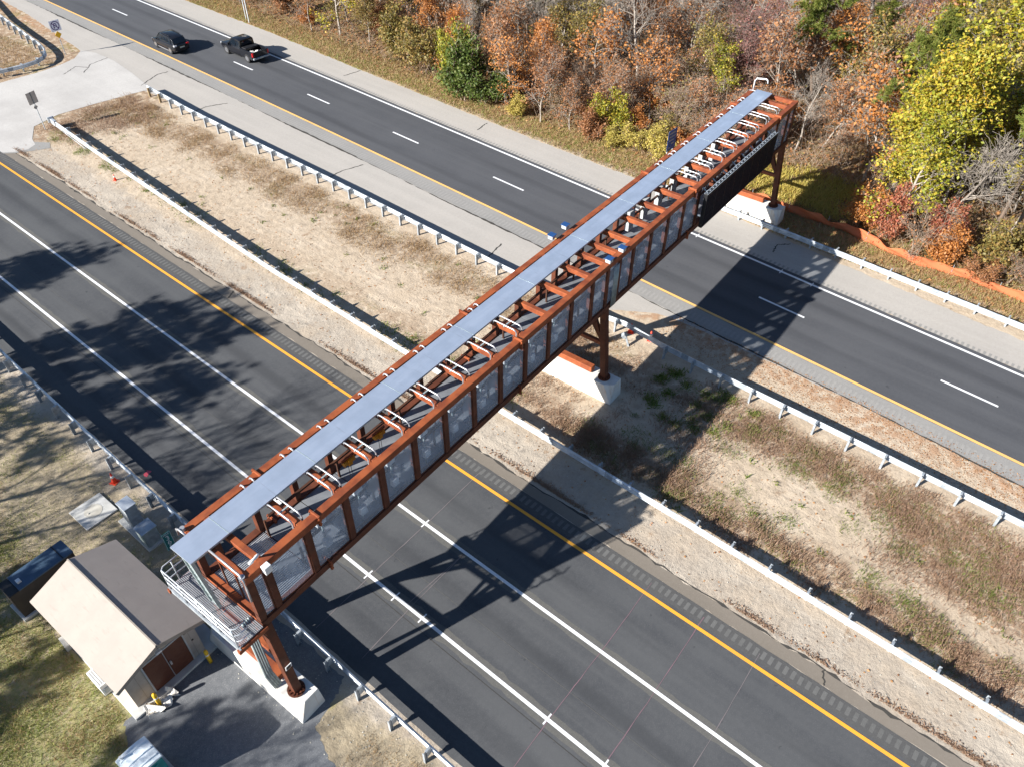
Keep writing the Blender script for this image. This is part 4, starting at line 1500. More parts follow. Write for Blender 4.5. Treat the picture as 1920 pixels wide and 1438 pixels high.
# pickup
pk = empty('pickup_truck', (46.22, 74.0, .014), HEAD, 'black pickup truck with an open bed carrying white bundles in the right lane', 'pickup truck')
b = MB()
loft(b, [(-.72, ring_body(.97, .40, 1.18)), (.8, ring_body(.98, .38, 1.18)), (1.35, ring_body(.98, .40, 1.16)), (2.2, ring_body(.95, .42, 1.12)), (2.75, ring_body(.90, .44, 1.04)), (2.92, ring_body(.78, .52, .92))])
b.build('body', 'carpaint', pk, .03, True)
b = MB()
loft(b, [(-.72, ring_cab(.90, 1.14, .74, 1.86)), (-.3, ring_cab(.91, 1.14, .74, 1.92)), (.45, ring_cab(.91, 1.14, .73, 1.92)), (.8, ring_cab(.90, 1.13, .70, 1.84)), (1.45, ring_cab(.86, 1.10, .80, 1.17))])
b.build('cab', 'carpaint', pk, .02, True)
b = MB()
b.add([(-.66, .90, 1.79), (.66, .90, 1.79), (.78, 1.42, 1.215), (-.78, 1.42, 1.215)], [(0, 3, 2, 1)])
b.build('windscreen', 'carglass', pk)
MB().box(-.62, .62, -.745, -.725, 1.30, 1.74).build('rear_window', 'carglass', pk)
b = MB()
for (x0, x1, y0, y1, z0, z1) in ((-.98, -.86, -2.80, -.74, .45, 1.22), (.86, .98, -2.80, -.74, .45, 1.22), (-.86, .86, -2.80, -.74, .45, .66), (-.86, .86, -.86, -.74, .66, 1.20)):
    b.box(x0, x1, y0, y1, z0, z1)
b.build('bed', 'carpaint', pk, .015)
MB().box(-.88, .88, -2.90, -2.805, .55, 1.22).build('tailgate', 'carpaint', pk, .015)
MB().box(-.80, .80, -1.60, -.90, 1.10, 1.30).build('tonneau_cover', 'dark', pk, .03)
MB().box(-.95, .95, -3.03, -2.86, .50, .66).build('bumper', 'galv_old', pk, .02)
MB().bar((0, -3.0, .48), (0, -3.2, .46), .08, .08).build('tow_hitch', 'dark', pk)
MB().box(-.2, .2, -3.045, -3.035, .53, .64).build('number_plate', 'plate', pk)
MB().box(-.5, .5, 1.6, 1.68, 1.13, 1.15).build('hood_trim', 'red', pk) if False else None
for s in (-1, 1):
    b = MB()
    side_glass(b, .02, 1.12, .91, 1.24, .80, 1.72, s, .0, .42)
    side_glass(b, -.62, -.06, .91, 1.24, .80, 1.74, s, .02, 0)
    b.build('side_window', 'carglass', pk)
    MB().box(min(s * .97, s * 1.2), max(s * .97, s * 1.2), .92, 1.08, 1.12, 1.38).build('mirror', 'carpaint', pk, .02)
    MB().box(min(s * .80, s * .99), max(s * .80, s * .99), -2.93, -2.79, .78, 1.16).build('tail_light', 'red', pk, .015)
    MB().box(min(s * .5, s * .86), max(s * .5, s * .86), 2.72, 2.9, .84, .96).build('headlight', 'clear_lens', pk, .02)
    for y in (-1.82, 1.80):
        wheel(pk, s * .88, y, .42, s)
    MB().box(min(s * .95, s * 1.04), max(s * .95, s * 1.04), -.9, 1.1, .36, .42).build('step_bar', 'dark', pk)
cg = empty('bundle', (0, 0, 0))
b = MB()
for k in range(5):
    x, y, z = random.uniform(-.5, .5), random.uniform(-2.5, -1.8), .68 + random.uniform(0, .1)
    b.obox((x, y, z + .16), (math.cos(k), math.sin(k), 0), (-math.sin(k), math.cos(k), .2), (0, -.2, 1), .28, .16, .14)
cg.name = 'white_bundle'
b.build('sack', 'plastic_bag', cg, .04, True)
cg.location = pk.location
cg.rotation_euler = pk.rotation_euler
tag(cg, 'heap of white sacks lying in the bed of the black pickup', 'sacks')


# ------------------------------------------------------------------ vegetation
def rot_about(v, axis, ang):
    return v * math.cos(ang) + np.cross(axis, v) * math.sin(ang) + axis * np.dot(axis, v) * (1 - math.cos(ang))


def nrm(v):
    return v / (np.linalg.norm(v) + 1e-9)


class Skeleton:
    def __init__(s, seed):
        s.r = np.random.default_rng(seed)
        s.seg = []          # p0, p1, r0, r1
        s.tips = []         # point, direction, level

    def limb(s, p, d, L, r0, r1, n, wob, up):
        pts = [p]
        dirs = [d]
        for i in range(n):
            d = nrm(d + s.r.normal(0, wob, 3) + np.array([0, 0, up]))
            q = p + d * L / n
            a, b = r0 + (r1 - r0) * i / n, r0 + (r1 - r0) * (i + 1) / n
            s.seg.append((p, q, a, b))
            p = q
            pts.append(p)
            dirs.append(d)
        return pts, dirs

    def side(s, d, ang):
        ax = nrm(np.cross(d, s.r.normal(0, 1, 3)))
        return nrm(rot_about(d, ax, ang))

    def tree(s, H, r, first, n1, l1, n2, l2, n3, l3, ang=(.6, 1.2), lean=(0, 0), wob=.10, up1=.06, trunks=1, spread=.25, droop=0.0):
        for k in range(trunks):
            d0 = nrm(np.array([lean[0] + (s.r.normal(0, spread) if trunks > 1 else 0), lean[1] + (s.r.normal(0, spread) if trunks > 1 else 0), 1.0]))
            h = H * (1 if k == 0 else s.r.uniform(.6, 1.0))
            pts, dirs = s.limb(np.zeros(3) + (s.r.normal(0, .12, 3) * np.array([1, 1, 0]) if trunks > 1 else 0), d0, h, r * (1 if k == 0 else .7), r * .16, 9, wob * .6, .02)
            pts[0] = pts[0] - np.array([0, 0, .2])
            m1 = max(1, n1 // trunks)
            for i in range(m1):
                t = first + (1 - first) * (i + s.r.uniform(0, 1)) / m1
                f = t * (len(pts) - 1)
                j = min(int(f), len(pts) - 2)
                p = pts[j] + (pts[j + 1] - pts[j]) * (f - j)
                dd = s.side(dirs[j + 1], s.r.uniform(*ang))
                taper = (1.0 - .62 * max(0, (t - first) / (1 - first + 1e-6)))
                L = l1 * taper * s.r.uniform(.7, 1.2)
                rr = r * .42 * taper
                p1, d1 = s.limb(p, dd, L, rr, rr * .3, 5, wob, up1 - droop)
                s.tips.append((p1[-1], d1[-1]))
                for q in range(n2):
                    t2 = s.r.uniform(.25, 1)
                    f2 = t2 * (len(p1) - 1)
                    j2 = min(int(f2), len(p1) - 2)
                    pp = p1[j2] + (p1[j2 + 1] - p1[j2]) * (f2 - j2)
                    d2 = s.side(d1[j2 + 1], s.r.uniform(.4, 1.1))
                    p2, e2 = s.limb(pp, d2, l2 * s.r.uniform(.6, 1.2), rr * .34, rr * .14, 3, wob * 1.2, .05 - droop)
                    s.tips.append((p2[-1], e2[-1]))
                    s.tips.append((p2[-2], e2[-2]))
                    for w_ in range(n3):
                        pz = p2[s.r.integers(1, 4)]
                        d3 = s.side(e2[-1], s.r.uniform(.4, 1.1))
                        p3, e3 = s.limb(pz, d3, l3 * s.r.uniform(.5, 1.2), max(.007, rr * .12), .004, 2, wob * 1.5, .04 - droop)
                        s.tips.append((p3[-1], e3[-1]))
        return s

    def wood(s, name, mat, minr=.0, boost=1.0):
        S = [q for q in s.seg]
        P0 = np.array([q[0] for q in S]); P1 = np.array([q[1] for q in S])
        R0 = np.maximum(np.array([q[2] for q in S]), minr) * boost; R1 = np.maximum(np.array([q[3] for q in S]), minr) * boost
        D = P1 - P0
        D /= np.linalg.norm(D, axis=1, keepdims=True) + 1e-9
        ref = np.where(np.abs(D[:, 2:3]) > .9, np.array([[1., 0, 0]]), np.array([[0, 0, 1.]]))
        A = np.cross(D, ref); A /= np.linalg.norm(A, axis=1, keepdims=True) + 1e-9
        B = np.cross(D, A)
        Vs, Fs, off = [], [], 0
        for lo, hi, k in ((.045, 9e9, 7), (.0, .045, 3)):
            m = (R0 >= lo) & (R0 < hi)
            if not m.any():
                continue
            n = int(m.sum())
            an = np.arange(k) * 2 * math.pi / k
            ring = A[m][:, None] * np.cos(an)[None, :, None] + B[m][:, None] * np.sin(an)[None, :, None]
            e = D[m][:, None] * (R0[m] * .3)[:, None, None]
            v0 = P0[m][:, None] + ring * R0[m][:, None, None] - e
            v1 = P1[m][:, None] + ring * R1[m][:, None, None]
            V = np.concatenate([v0, v1], 1).reshape(-1, 3)
            base = (np.arange(n) * 2 * k)[:, None]
            i = np.arange(k)[None]
            F = np.stack([base + i, base + (i + 1) % k, base + k + (i + 1) % k, base + k + i], 2).reshape(-1, 4) + off
            off += len(V)
            Vs.append(V); Fs.append(F)
        return np_mesh(name, np.concatenate(Vs), np.concatenate(Fs), mat, None, True)

    def leaves(s, name, mat, per, rad, size, aspect=.62, flat=.5, frac=1.0, clump=None):
        r = s.r
        T = np.array([t[0] for t in s.tips])
        if frac < 1:
            T = T[r.random(len(T)) < frac]
        n = len(T) * per
        C_ = np.repeat(T, per, 0) + r.normal(0, rad, (n, 3)) * np.array([1, 1, .75])
        return leaf_mesh(name, mat, C_, size, aspect, flat, r)


def leaf_mesh(name, mat, C_, size, aspect=.62, flat=.5, r=rng):
    n = len(C_)
    N_ = r.normal(0, 1, (n, 3)); N_[:, 2] = np.abs(N_[:, 2]) + flat
    N_ /= np.linalg.norm(N_, axis=1, keepdims=True)
    U = np.cross(N_, r.normal(0, 1, (n, 3))); U /= np.linalg.norm(U, axis=1, keepdims=True) + 1e-9
    W_ = np.cross(N_, U)
    L = (size * r.uniform(.45, 1.5, n))[:, None]
    bend = N_ * L * .18
    V = np.stack([C_ - U * L, C_ - W_ * L * aspect + bend, C_ + U * L, C_ + W_ * L * aspect + bend], 1).reshape(-1, 3)
    F = np.arange(n * 4).reshape(-1, 4)
    return np_mesh(name, V, F, mat)


def needle_mesh(name, mat, C_, D_, r, per=16, L=.22, wd=.016):
    n = len(C_) * per
    C2 = np.repeat(C_, per, 0)
    D2 = np.repeat(D_, per, 0) * .9 + r.normal(0, .75, (n, 3))
    D2 /= np.linalg.norm(D2, axis=1, keepdims=True)
    S_ = np.cross(D2, r.normal(0, 1, (n, 3))); S_ /= np.linalg.norm(S_, axis=1, keepdims=True) + 1e-9
    l = (L * r.uniform(.6, 1.3, n))[:, None]
    V = np.stack([C2 - S_ * wd, C2 + S_ * wd, C2 + D2 * l + S_ * wd * .4, C2 + D2 * l - S_ * wd * .4], 1).reshape(-1, 3)
    return np_mesh(name, V, np.arange(n * 4).reshape(-1, 4), mat)


PROTO = {}


def proto(key, name, parts):
    root = empty(name, (0, 0, 0))
    for o in parts:
        o.parent = root
    PROTO[key] = [root, False]


def place(key, x, y, s=1.0, rz=None, mat=None, label=None, cat='tree', group=None, sz=None, tilt=(0, 0)):
    rec = PROTO[key]
    o = rec[0] if not rec[1] else copy_tree(rec[0])
    rec[1] = True
    o.location = (x, y, 0)
    o.rotation_euler = (tilt[0], tilt[1], random.uniform(0, 6.28) if rz is None else rz)
    o.scale = (s, s, s if sz is None else sz)
    for ch in o.children:
        if ch.name.startswith(('crown', 'foliage')) :
            ch.material_slots[0].link = 'OBJECT'
            ch.material_slots[0].material = mat if mat is not None else ch.data.materials[0]
    tag(o, label, cat, group)
    return o


for k in range(3):      # bare trees
    sk = Skeleton(100 + k).tree(8.6 + k * .9, .13 + .015 * k, .28, 16, 3.2, 8, 1.5, 6, .9, lean=(.05 * k, -.04), wob=.16, up1=.09)
    proto(f'bare{k}', 'bare_tree', [sk.wood('trunk', BARK['grey'], .010)])
for k in range(2):      # slender many-stemmed bare shrubs
    sk = Skeleton(140 + k).tree(4.6, .05, .15, 22, 1.5, 7, .8, 5, .5, trunks=6, spread=.32, wob=.18)
    proto(f'brush{k}', 'bare_shrub', [sk.wood('stems', BARK['twig'], .009), sk.leaves('foliage', LEAF['rust'], 2, .22, .075, frac=.28)])
sk = Skeleton(160).tree(9.0, .16, .2, 26, 4.0, 9, 1.7, 7, 1.0, ang=(.4, .95), trunks=3, spread=.25, wob=.17)
proto('bigbare', 'bare_tree', [sk.wood('trunk', BARK['grey'], .012)])
sk = Skeleton(170).tree(7.6, .09, .15, 30, 2.6, 9, 1.3, 7, .7, trunks=5, spread=.25, wob=.16)
proto('haze', 'twiggy_tree', [sk.wood('trunk', BARK['mar'], .009), sk.leaves('crown', LEAF['maroon'], 2, .25, .085, frac=.55)])
for k in range(3):      # leafy broadleaf trees
    sk = Skeleton(200 + k).tree(8.2 + k * .6, .15, .22, 18, 3.1, 7, 1.3, 3, .6, wob=.14, up1=.08)
    proto(f'leafy{k}', 'broadleaf_tree', [sk.wood('trunk', BARK['grey'], .010), sk.leaves('crown', LEAF['maple'], 9, .28, .115, frac=.8)])
for k in range(2):      # half-bare oaks
    sk = Skeleton(230 + k).tree(7.4, .11, .25, 15, 2.6, 7, 1.3, 4, .7, wob=.17, up1=.06)
    proto(f'sparse{k}', 'thinning_tree', [sk.wood('trunk', BARK['grey'], .010), sk.leaves('crown', LEAF['orange'], 4, .26, .12, frac=.6)])
sk = Skeleton(250).tree(14.5, .24, .14, 34, 3.3, 9, 1.6, 5, .8, wob=.14, up1=.07, lean=(.0, .02))
proto('maple', 'maple_tree', [sk.wood('trunk', BARK['grey'], .012), sk.leaves('crown', LEAF['maple'], 11, .30, .125)])
for k in range(2):      # shrubs
    sk = Skeleton(260 + k).tree(2.9, .045, .05, 26, 1.3, 6, .6, 2, .35, trunks=5, spread=.4, wob=.15)
    proto(f'shrub{k}', 'leafy_shrub', [sk.wood('stems', BARK['twig'], .010), sk.leaves('foliage', LEAF['olive'], 12, .20, .085, frac=.75)])
for k in range(2):      # pitch pines
    sk = Skeleton(280 + k).tree(12.5, .19, .52, 17, 2.6, 6, 1.0, 3, .5, wob=.14, up1=.10, ang=(.8, 1.3))
    T = np.array([t[0] for t in sk.tips]); D = np.array([t[1] for t in sk.tips])
    proto(f'pine{k}', 'pine_tree', [sk.wood('trunk', BARK['brown'], .012), needle_mesh('crown', LEAF['pine'], T, D, sk.r, 40, .30, .020)])

L_ = LEAF
# ---- trees the photograph shows one by one
place('shrub0', 52.9, 49.0, 1.45, mat=L_['green'], label='dense dark green shrub at the forest edge, the largest evergreen one there', cat='shrub', sz=1.9)
place('shrub1', 53.6, 47.2, 1.1, mat=L_['green'], label='lower dark green shrub leaning out of the forest edge below the largest green one', cat='shrub', sz=1.2)
place('shrub1', 53.8, 51.2, .95, mat=L_['maple'], label='bright yellow-green sapling left of the largest dark green shrub', cat='shrub', sz=1.9)
place('pine0', 64.3, 51.0, .86, label='pine with a green crown at the top of the picture above the brown thicket', cat='tree')
place('pine1', 61.0, 70.5, .95, label='dark pine at the top edge left of the olive bushes', cat='tree')
place('pine0', 64.5, 63.5, 1.0, label='dark pine at the top edge behind the olive bushes', cat='tree')
place('pine1', 71.5, 52.0, .95, label='second pine with a thick trunk right of the green-crowned pine', cat='tree')
place('maple', 61.8, 11.9, .86, rz=.6, sz=.86, label='tall yellow-green maple, the biggest leafy crown on the right', cat='tree', tilt=(-.06, -.10))
place('leafy0', 57.2, 9.9, .95, mat=L_['maple'], label='lower yellow-green tree in front of the tall maple, above the red shrubs', cat='tree', tilt=(-.03, -.06))
place('leafy1', 66.5, 10.8, 1.25, mat=L_['maple'], label='olive and yellow tree behind the tall maple at the top right', cat='tree')
place('bare1', 63.6, 7.6, .95, label='leaning grey trunk right of the tall maple', cat='tree', tilt=(-.05, .10))
place('shrub0', 55.3, 10.0, .8, mat=L_['red'], label='bright red shrub at the foot of the tall maple behind the orange fence', cat='shrub', sz=1.25)
place('shrub1', 56.2, 6.6, .72, mat=L_['red'], label='dark red shrub right of the bright red one', cat='shrub', sz=1.1)
place('bare2', 63.8, 37.2, 1.05, label='pale bare tree with a long slanting trunk over the brown thicket', cat='tree', tilt=(-.06, .14))
place('haze', 73.0, 27.6, 1.12, label='twiggy dusky-red tree behind the far end of the gantry', cat='tree')
place('haze', 68.8, 28.9, .9, label='smaller dusky-red tree between the large one and the gantry end', cat='tree')
place('bigbare', 80.5, 26.0, 1.25, rz=.9, label='wide bare grey tree with heavy limbs left of the tall maple', cat='tree')
place('leafy2', 65.2, 28.8, .66, mat=L_['maple'], label='small yellow-green tree just left of the far end of the gantry', cat='tree')
place('sparse0', 62.4, 14.4, 1.08, mat=L_['orange'], label='orange-leaved oak with a thin grey trunk left of the tall maple', cat='tree')
place('sparse1', 66.2, 15.5, 1.0, mat=L_['rust'], label='rust-leaved oak behind the orange one left of the tall maple', cat='tree')
place('shrub0', 54.6, 29.2, .85, mat=L_['yellow'], label='yellow shrub behind the blue roadside sign', cat='shrub')
place('shrub1', 54.8, 31.4, .7, mat=L_['yellow'], label='yellow shrub left of the blue roadside sign', cat='shrub')
place('shrub1', 55.8, 35.0, .85, mat=L_['maple'], label='yellow-green shrub at the front of the brown thicket', cat='shrub', sz=1.15)
place('leafy0', 57.4, 67.2, .52, mat=L_['olive'], label='bushy olive tree at the forest edge by the thin silver posts', cat='tree')
place('shrub0', 55.6, 61.2, 1.35, mat=L_['olive'], label='rounded olive-orange bush, the left one of two at the top edge', cat='shrub', sz=1.5)
place('shrub1', 55.2, 56.6, 1.35, mat=L_['olive'], label='rounded olive-orange bush, the right one of two at the top edge', cat='shrub', sz=1.6)
place('pine1', 58.8, -1.2, .62, label='small pine tree with yellowish needles above the orange fence on the right', cat='tree')
place('leafy2', 60.2, 1.2, .72, mat=L_['orange'], label='orange tree at the right edge above the safety fence', cat='tree')
place('leafy0', 57.2, .2, .55, mat=L_['orange'], label='low orange tree at the right edge just behind the safety fence', cat='tree')
place('shrub0', 56.0, 3.2, 1.05, mat=L_['olive'], label='yellow-olive shrub behind the fence between the red and the orange trees', cat='shrub')
place('shrub1', 55.6, -3.6, 1.1, mat=L_['yellow'], label='yellow shrub at the right edge behind the safety fence', cat='shrub')
place('pine0', 66.5, .8, .9, label='tall pine at the right edge beyond the leaning grey trunk', cat='tree')
place('sparse1', 60.5, 33.5, .85, mat=L_['orange'], label='small orange-leaved oak in the middle of the brown thicket', cat='tree')
place('sparse0', 61.5, 40.5, .95, mat=L_['orange'], label='orange-leaved oak standing deeper in the brown thicket', cat='tree')

# ---- the rest of the wood, kinds by where they stand
KIND = {
    'bare': ('grey leafless tree in the roadside wood', 'tree', 'leafless trees in the wood'),
    'brush': ('leafless brown shrub in the undergrowth of the roadside wood', 'shrub', 'leafless shrubs in the undergrowth'),
    'sparse': ('half-bare oak with rust and orange leaves in the roadside wood', 'tree', 'thinning oaks in the wood'),
    'leafy': ('leafy autumn tree among the bare trees of the wood', 'tree', 'leafy trees in the wood'),
    'shrub': ('leafy autumn shrub in the undergrowth of the wood', 'shrub', 'leafy shrubs in the undergrowth'),
    'pine': ('pine tree among the trees of the wood', 'tree', 'pines in the wood'),
    'haze': ('twiggy tree with a few dull red leaves in the wood', 'tree', 'twiggy dull red trees in the wood'),
}
taken = [(o.location.x, o.location.y, 2.0) for o in bpy.data.objects if o.get('category') in ('tree', 'shrub')]
taken += [(53.2, 26.4, 3.2), (52.4, 26.0, 3.0)]


def free(x, y, d):
    return all((x - a) ** 2 + (y - b) ** 2 > (d * .5 + .5 * c) ** 2 for a, b, c in taken)


def edge(y):
    return FARR(y) + (2.5 if y > 22 else 4.4)


def in_view(x, y):
    v = Vector((x, y, 3)) - Vector((0, 0, CAM_H))
    zz = v.dot(fwd)
    return abs(v.dot(r_)) < zz * (960 / F_PX) + 7 and v.dot(u_) < zz * (719 / F_PX) + 6 and v.dot(u_) > -zz * (719 / F_PX) - 7


def scatter(kinds, n, x0, x1, y0, y1, gap, smin, smax, inner=0.0):
    cnt = tries = 0
    while cnt < n and tries < n * 40:
        tries += 1
        x, y = random.uniform(x0, x1), random.uniform(y0, y1)
        if x < edge(y) + inner or not in_view(x, y) or not free(x, y, gap):
            continue
        if 50 < x < 62 and 13 < y < 24:
            continue
        key, var, mats = random.choice(kinds)
        lab, cat, grp = KIND[key]
        k = key + (str(random.randrange(var)) if var else '')
        s = random.uniform(smin, smax)
        place(k, x, y, s, mat=(L_[random.choice(mats)] if mats else None), label=lab, cat=cat, group=grp,
              sz=s * random.uniform(.85, 1.15), tilt=(random.uniform(-.07, .07), random.uniform(-.07, .07)))
        taken.append((x, y, gap))
        cnt += 1


BARE, BRUSH, SPARSE = ('bare', 3, None), ('brush', 2, ['rust', 'rust', 'orange', 'olive']), ('sparse', 2, ['orange', 'rust', 'rust'])
LEAFY, SHRUB, HAZE = ('leafy', 3, ['olive', 'orange', 'maple', 'yellow', 'olive', 'orange']), ('shrub', 2, ['olive', 'olive', 'rust', 'orange']), ('haze', 0, ['maroon', 'rust'])
PINE = ('pine', 2, None)
for x, y, m_, s_ in ((72, 7.5, 'maple', 1.3), (76.5, 11.5, 'olive', 1.2), (69.5, 3.2, 'olive', 1.15), (80.5, 7.0, 'maple', 1.3), (73.5, 1.5, 'maple', 1.2), (86, 12.0, 'olive', 1.25), (66.8, 6.3, 'maple', 1.0), (79, 15.5, 'maple', 1.1)):
    place('leafy' + str(random.randrange(3)), x, y, s_, mat=L_[m_], label=KIND['leafy'][0], cat='tree', group=KIND['leafy'][2])
    taken.append((x, y, 2.6))
scatter([('shrub', 2, ['orange', 'rust', 'olive', 'yellow']), ('sparse', 2, ['orange', 'rust'])], 14, 53, 58, 24, 46, 2.2, .55, .85)
scatter([('leafy', 3, ['orange', 'yellow', 'olive']), SPARSE], 12, 57, 72, 28, 52, 2.4, .6, .85)
scatter([BRUSH, BRUSH, BRUSH, BRUSH, SHRUB], 44, 53, 66, 24, 47, 1.5, .7, 1.1)                # brown thicket
scatter([BRUSH, BARE, BARE, SPARSE, BARE], 44, 59, 80, 24, 60, 2.6, .75, 1.05, 4)
scatter([BARE, BARE, HAZE, SPARSE, BRUSH], 46, 76, 112, 10, 52, 2.8, .8, 1.15, 8)
scatter([LEAFY, LEAFY, SHRUB, SPARSE], 30, 54, 70, 52, 96, 2.2, .55, .95, .4)
scatter([LEAFY, SPARSE, PINE], 12, 62, 80, 40, 60, 3, .7, 1.0, .4)
scatter([('leafy', 3, ['maple', 'olive', 'maple', 'yellow'])], 13, 61, 84, -8, 11, 2.6, .8, 1.1)
scatter([('leafy', 3, ['olive', 'orange'])], 6, 66, 84, 14, 34, 3, .6, .85)    # left end of the wood
scatter([SPARSE, SPARSE, BARE, BRUSH, BARE, PINE], 34, 58, 90, -6, 26, 2.5, .65, 1.05, 3)     # right end
scatter([SHRUB, SHRUB, BRUSH], 16, 54, 60, -6, 12, 1.8, .55, .9)
scatter([BRUSH, SHRUB, SHRUB], 18, 63, 72, 13, 26, 2.0, .6, .9)

# trees standing left of the picture: their shadows fall over the grass and the near road
for i, (x, y, k, s) in enumerate(((-11.5, 52.0, 'pine0', 1.25), (-10.8, 48.5, 'pine1', 1.2), (-9.0, 46.0, 'pine0', 1.1), (-12.0, 66.0, 'pine1', 1.2), (-10.0, 63.0, 'pine0', 1.1),
                                  (-11.5, 42.0, 'bare1', 1.5), (-13.0, 39.5, 'bare1', 1.4), (-11.5, 30.2, 'pine1', .88), (-21.5, 37.0, 'pine0', 1.0), (-21.5, 33.0, 'pine1', .9),
                                  (-15.5, 24.5, 'bare2', 1.2), (-17.5, 21.0, 'bare1', 1.2), (-18.5, 26.5, 'pine0', .95), (-22.0, 29.0, 'pine1', .95))):
    place(k, x, y, s, label='roadside tree on the grassy left side whose shadow reaches the near road', cat='tree', group='trees left of the near road')

# ---- undergrowth, grass and litter: uncountable
def stuff(o):
    return tag(o, kind='stuff')


def blades(name, mat, X, Y, h, wd, lean=.5, z0=0.0):
    n = len(X)
    C_ = np.stack([X, Y, np.full(n, z0)], 1)
    a = rng.uniform(0, 2 * math.pi, n)
    S_ = np.stack([np.cos(a), np.sin(a), 0 * a], 1)
    hh = h * rng.uniform(.5, 1.4, n)
    T = np.stack([rng.normal(0, lean, n) * hh, rng.normal(0, lean, n) * hh, hh], 1)
    w_ = wd * rng.uniform(.6, 1.3, n)[:, None]
    V = np.stack([C_ - S_ * w_, C_ + S_ * w_, C_ + T + S_ * w_ * .25, C_ + T - S_ * w_ * .25], 1).reshape(-1, 3)
    return stuff(np_mesh(name, V, np.arange(n * 4).reshape(-1, 4), mat))


def clumped(n, x0, x1, y0, y1, k, sd):
    cx, cy = rng.uniform(x0, x1, k), rng.uniform(y0, y1, k)
    i = rng.integers(0, k, n)
    X, Y = cx[i] + rng.normal(0, sd, n), cy[i] + rng.normal(0, sd, n)
    return X, Y


def keep(X, Y, f):
    m = f(X, Y)
    return X[m], Y[m]


not_ped = lambda X, Y: ~((X > 27.6) & (X < 29.5) & (Y > 15.2) & (Y < 21.6)) & (X > 23.3) & (X < 33.4)
X, Y = keep(*clumped(26000, 29.8, 33.2, 18, 74, 260, .45), not_ped)
blades('dry_grass', L_['straw'], X, Y, .16, .012)
X, Y = keep(*clumped(24000, 30.2, 33.2, -12, 13, 190, .42), not_ped)
blades('dry_grass', L_['weed'], X, Y, .14, .013)
X, Y = keep(*clumped(15000, 27.2, 32.0, -14, .5, 120, .5), not_ped)
blades('dry_grass', L_['weed'], X, Y, .15, .013)
X, Y = keep(*clumped(9000, 28.5, 33.0, -12, 10, 60, .4), not_ped)
blades('green_grass', L_['blade'], X, Y, .11, .014)
X, Y = keep(*clumped(15000, 24.0, 26.0, -12, 18, 130, .36), not_ped)
blades('dry_grass', L_['weed'], X, Y, .18, .014)
X, Y = keep(*clumped(7000, 24.0, 27.0, -12, 16, 40, .35), not_ped)
blades('green_grass', L_['blade'], X, Y, .12, .014)
X, Y = keep(*clumped(9000, 24.4, 33.0, 68, 74, 60, .6), not_ped)
blades('dry_grass', L_['weed'], X, Y, .16, .013)
X, Y = keep(*clumped(9000, 25, 32, 9, 22, 60, .5), not_ped)
blades('brown_weeds', L_['weed'], X, Y, .22, .014)
X, Y = keep(*clumped(2600, 28.8, 33, 8, 15, 22, .22), not_ped)
blades('green_weeds', L_['blade'], X, Y, .14, .03, .8)
X, Y = keep(*clumped(2500, 23.9, 25.0, 20, 72, 60, .3), not_ped)
blades('green_weeds', L_['blade'], X, Y, .15, .02, .6)
X, Y = keep(*clumped(1300, 24.0, 33, -12, 70, 90, .12), not_ped)
blades('green_weeds', L_['blade'], X, Y, .12, .03, .8)
# roadside verge under the wood
X, Y = keep(rng.uniform(50.5, 55.5, 60000), rng.uniform(-14, 100, 60000), lambda X, Y: X > np.array([FARR(y) for y in Y]) + .05)
m = rng.random(len(X)) < .74
blades('dry_grass', L_['straw'], X[m], Y[m], .22, .02, .6)
blades('green_grass', L_['mixg'], X[~m], Y[~m], .20, .02, .6)
X, Y = keep(*clumped(9000, 55, 61, 13, 24, 60, .6), lambda X, Y: X > 54.4)
blades('yellow_grass', L_['yellow'], X, Y, .3, .03, .6)
# island by the turnaround
X, Y = keep(rng.uniform(24, 33.5, 12000), rng.uniform(87.3, 108, 12000), lambda X, Y: X < 32.6)
blades('dry_grass', L_['straw'], X, Y, .2, .018, .6)
# lawn on the near left
okl = lambda X, Y: (X < 7.1) & ~((X > .75) & (X < 5.3) & (Y > 19.9) & (Y < 26.7)) & ~((X > .1) & (X < 3.6) & (Y > 27.5) & (Y < 29.1)) & ~((X > 4.3) & (X < 6.7) & (Y > 30) & (Y < 32)) & ~((X > .2) & (Y > 12.5) & (Y < 20.4)) & ~((X > 5.6) & (X < 6.7) & (Y > 26.6) & (Y < 29.6)) & ~((Y < 12.6) & (X < 5))
X, Y = keep(*clumped(60000, -6, 2.5, 14, 33, 420, .42), okl)
blades('lawn_grass', L_['mixg'], X, Y, .09, .010, .7)
X, Y = keep(*clumped(26000, -6, 3, 13, 40, 260, .35), okl)
blades('dry_grass', L_['straw'], X, Y, .10, .011, .8)
X, Y = keep(*clumped(26000, -3, 7, 26, 60, 420, .38), okl)
blades('lawn_grass', L_['mixg'], X, Y, .085, .010, .7)
X, Y = keep(*clumped(3500, 5.0, 7.2, 2, 14, 60, .3), okl)
blades('dry_grass', L_['straw'], X, Y, .10, .010, .7)
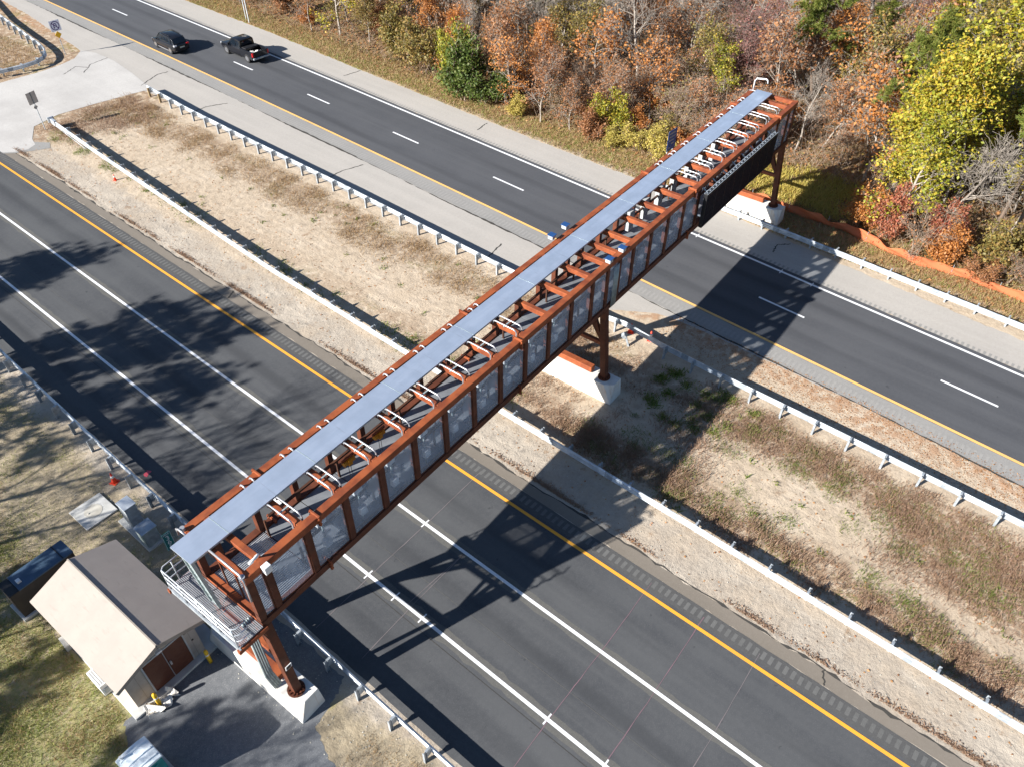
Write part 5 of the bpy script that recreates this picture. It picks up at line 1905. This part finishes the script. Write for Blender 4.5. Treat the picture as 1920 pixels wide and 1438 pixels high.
# fallen leaves and undergrowth
n = 42000
X, Y = rng.uniform(51, 112, n), rng.uniform(-12, 100, n)
ex = np.interp(Y, np.linspace(-20, 110, 60), [FARR(v) + 1.2 for v in np.linspace(-20, 110, 60)])
m = X > ex + rng.uniform(0, 3, n)
stuff(leaf_mesh('leaf_litter', L_['litter'], np.stack([X[m], Y[m], rng.uniform(.01, .10, m.sum())], 1), .14, .7, 2.0))
n = 26000
X, Y = rng.uniform(54, 112, n), rng.uniform(-12, 98, n)
ex = np.interp(Y, np.linspace(-20, 110, 60), [edge(v) for v in np.linspace(-20, 110, 60)])
m = (X > ex + .3) & ~((X < 60) & (Y > 12) & (Y < 24))
X, Y = X[m], Y[m]
n = len(X)
C0 = np.stack([X, Y, np.zeros(n)], 1)
D0 = np.stack([rng.normal(0, .55, n), rng.normal(0, .55, n), np.ones(n)], 1) * rng.uniform(.5, 2.2, n)[:, None]
sk = Skeleton(5)
sk.seg = [(C0[i], C0[i] + D0[i], .013, .006) for i in range(n)]
stuff(sk.wood('brushwood', BARK['twig'], .008))
n = 30000
j = rng.integers(0, len(X), n)
P_ = C0[j] + D0[j] * rng.uniform(.3, 1.05, n)[:, None] + rng.normal(0, .12, (n, 3))
P_[:, 2] = np.abs(P_[:, 2])
stuff(leaf_mesh('undergrowth_leaves', L_['rust'], P_[: n // 2], .10, .62, .4))
stuff(leaf_mesh('undergrowth_leaves', L_['olive'], P_[n // 2:], .10, .62, .4))
# leaves, pebbles blown on the sand
n = 2600
X, Y = rng.uniform(20.8, 33, n), rng.uniform(-12, 72, n)
stuff(leaf_mesh('blown_leaves', L_['litter'], np.stack([X, Y, rng.uniform(.01, .03, n)], 1), .05, .7, 2.0))
n = 9000
cy = rng.uniform(-12, 72, 46)
jj = rng.integers(0, 46, n)
X, Y = 20.85 + np.abs(rng.normal(0, .16, n)), cy[jj] + rng.normal(0, .7, n)
stuff(leaf_mesh('needle_drift', L_['weed'], np.stack([X, Y, rng.uniform(.005, .05, n)], 1), .055, .35, 2.0))
n = 5000
X, Y = rng.uniform(34.6, 37.6, n), rng.uniform(-12, 17, n)
stuff(leaf_mesh('needle_drift', L_['litter'], np.stack([X, Y, rng.uniform(.005, .03, n)], 1), .045, .4, 2.0))
mb = MB()
for k in range(900):
    x, y = (random.uniform(20.8, 23), random.uniform(-12, 40)) if k % 2 else (random.uniform(4.6, 7.4), random.uniform(6, 34))
    r = random.uniform(.008, .028)
    a = random.uniform(0, 6)
    mb.obox((x, y, r * .4), (math.cos(a), math.sin(a), .2), (-math.sin(a), math.cos(a), 0), (-.2, 0, 1), r, r * .7, r * .5)
stuff(mb.build('pebbles', 'slab_old'))
# prototypes that found no place
for k, (o, used) in PROTO.items():
    if not used:
        for ch in list(o.children):
            bpy.data.objects.remove(ch)
        bpy.data.objects.remove(o)
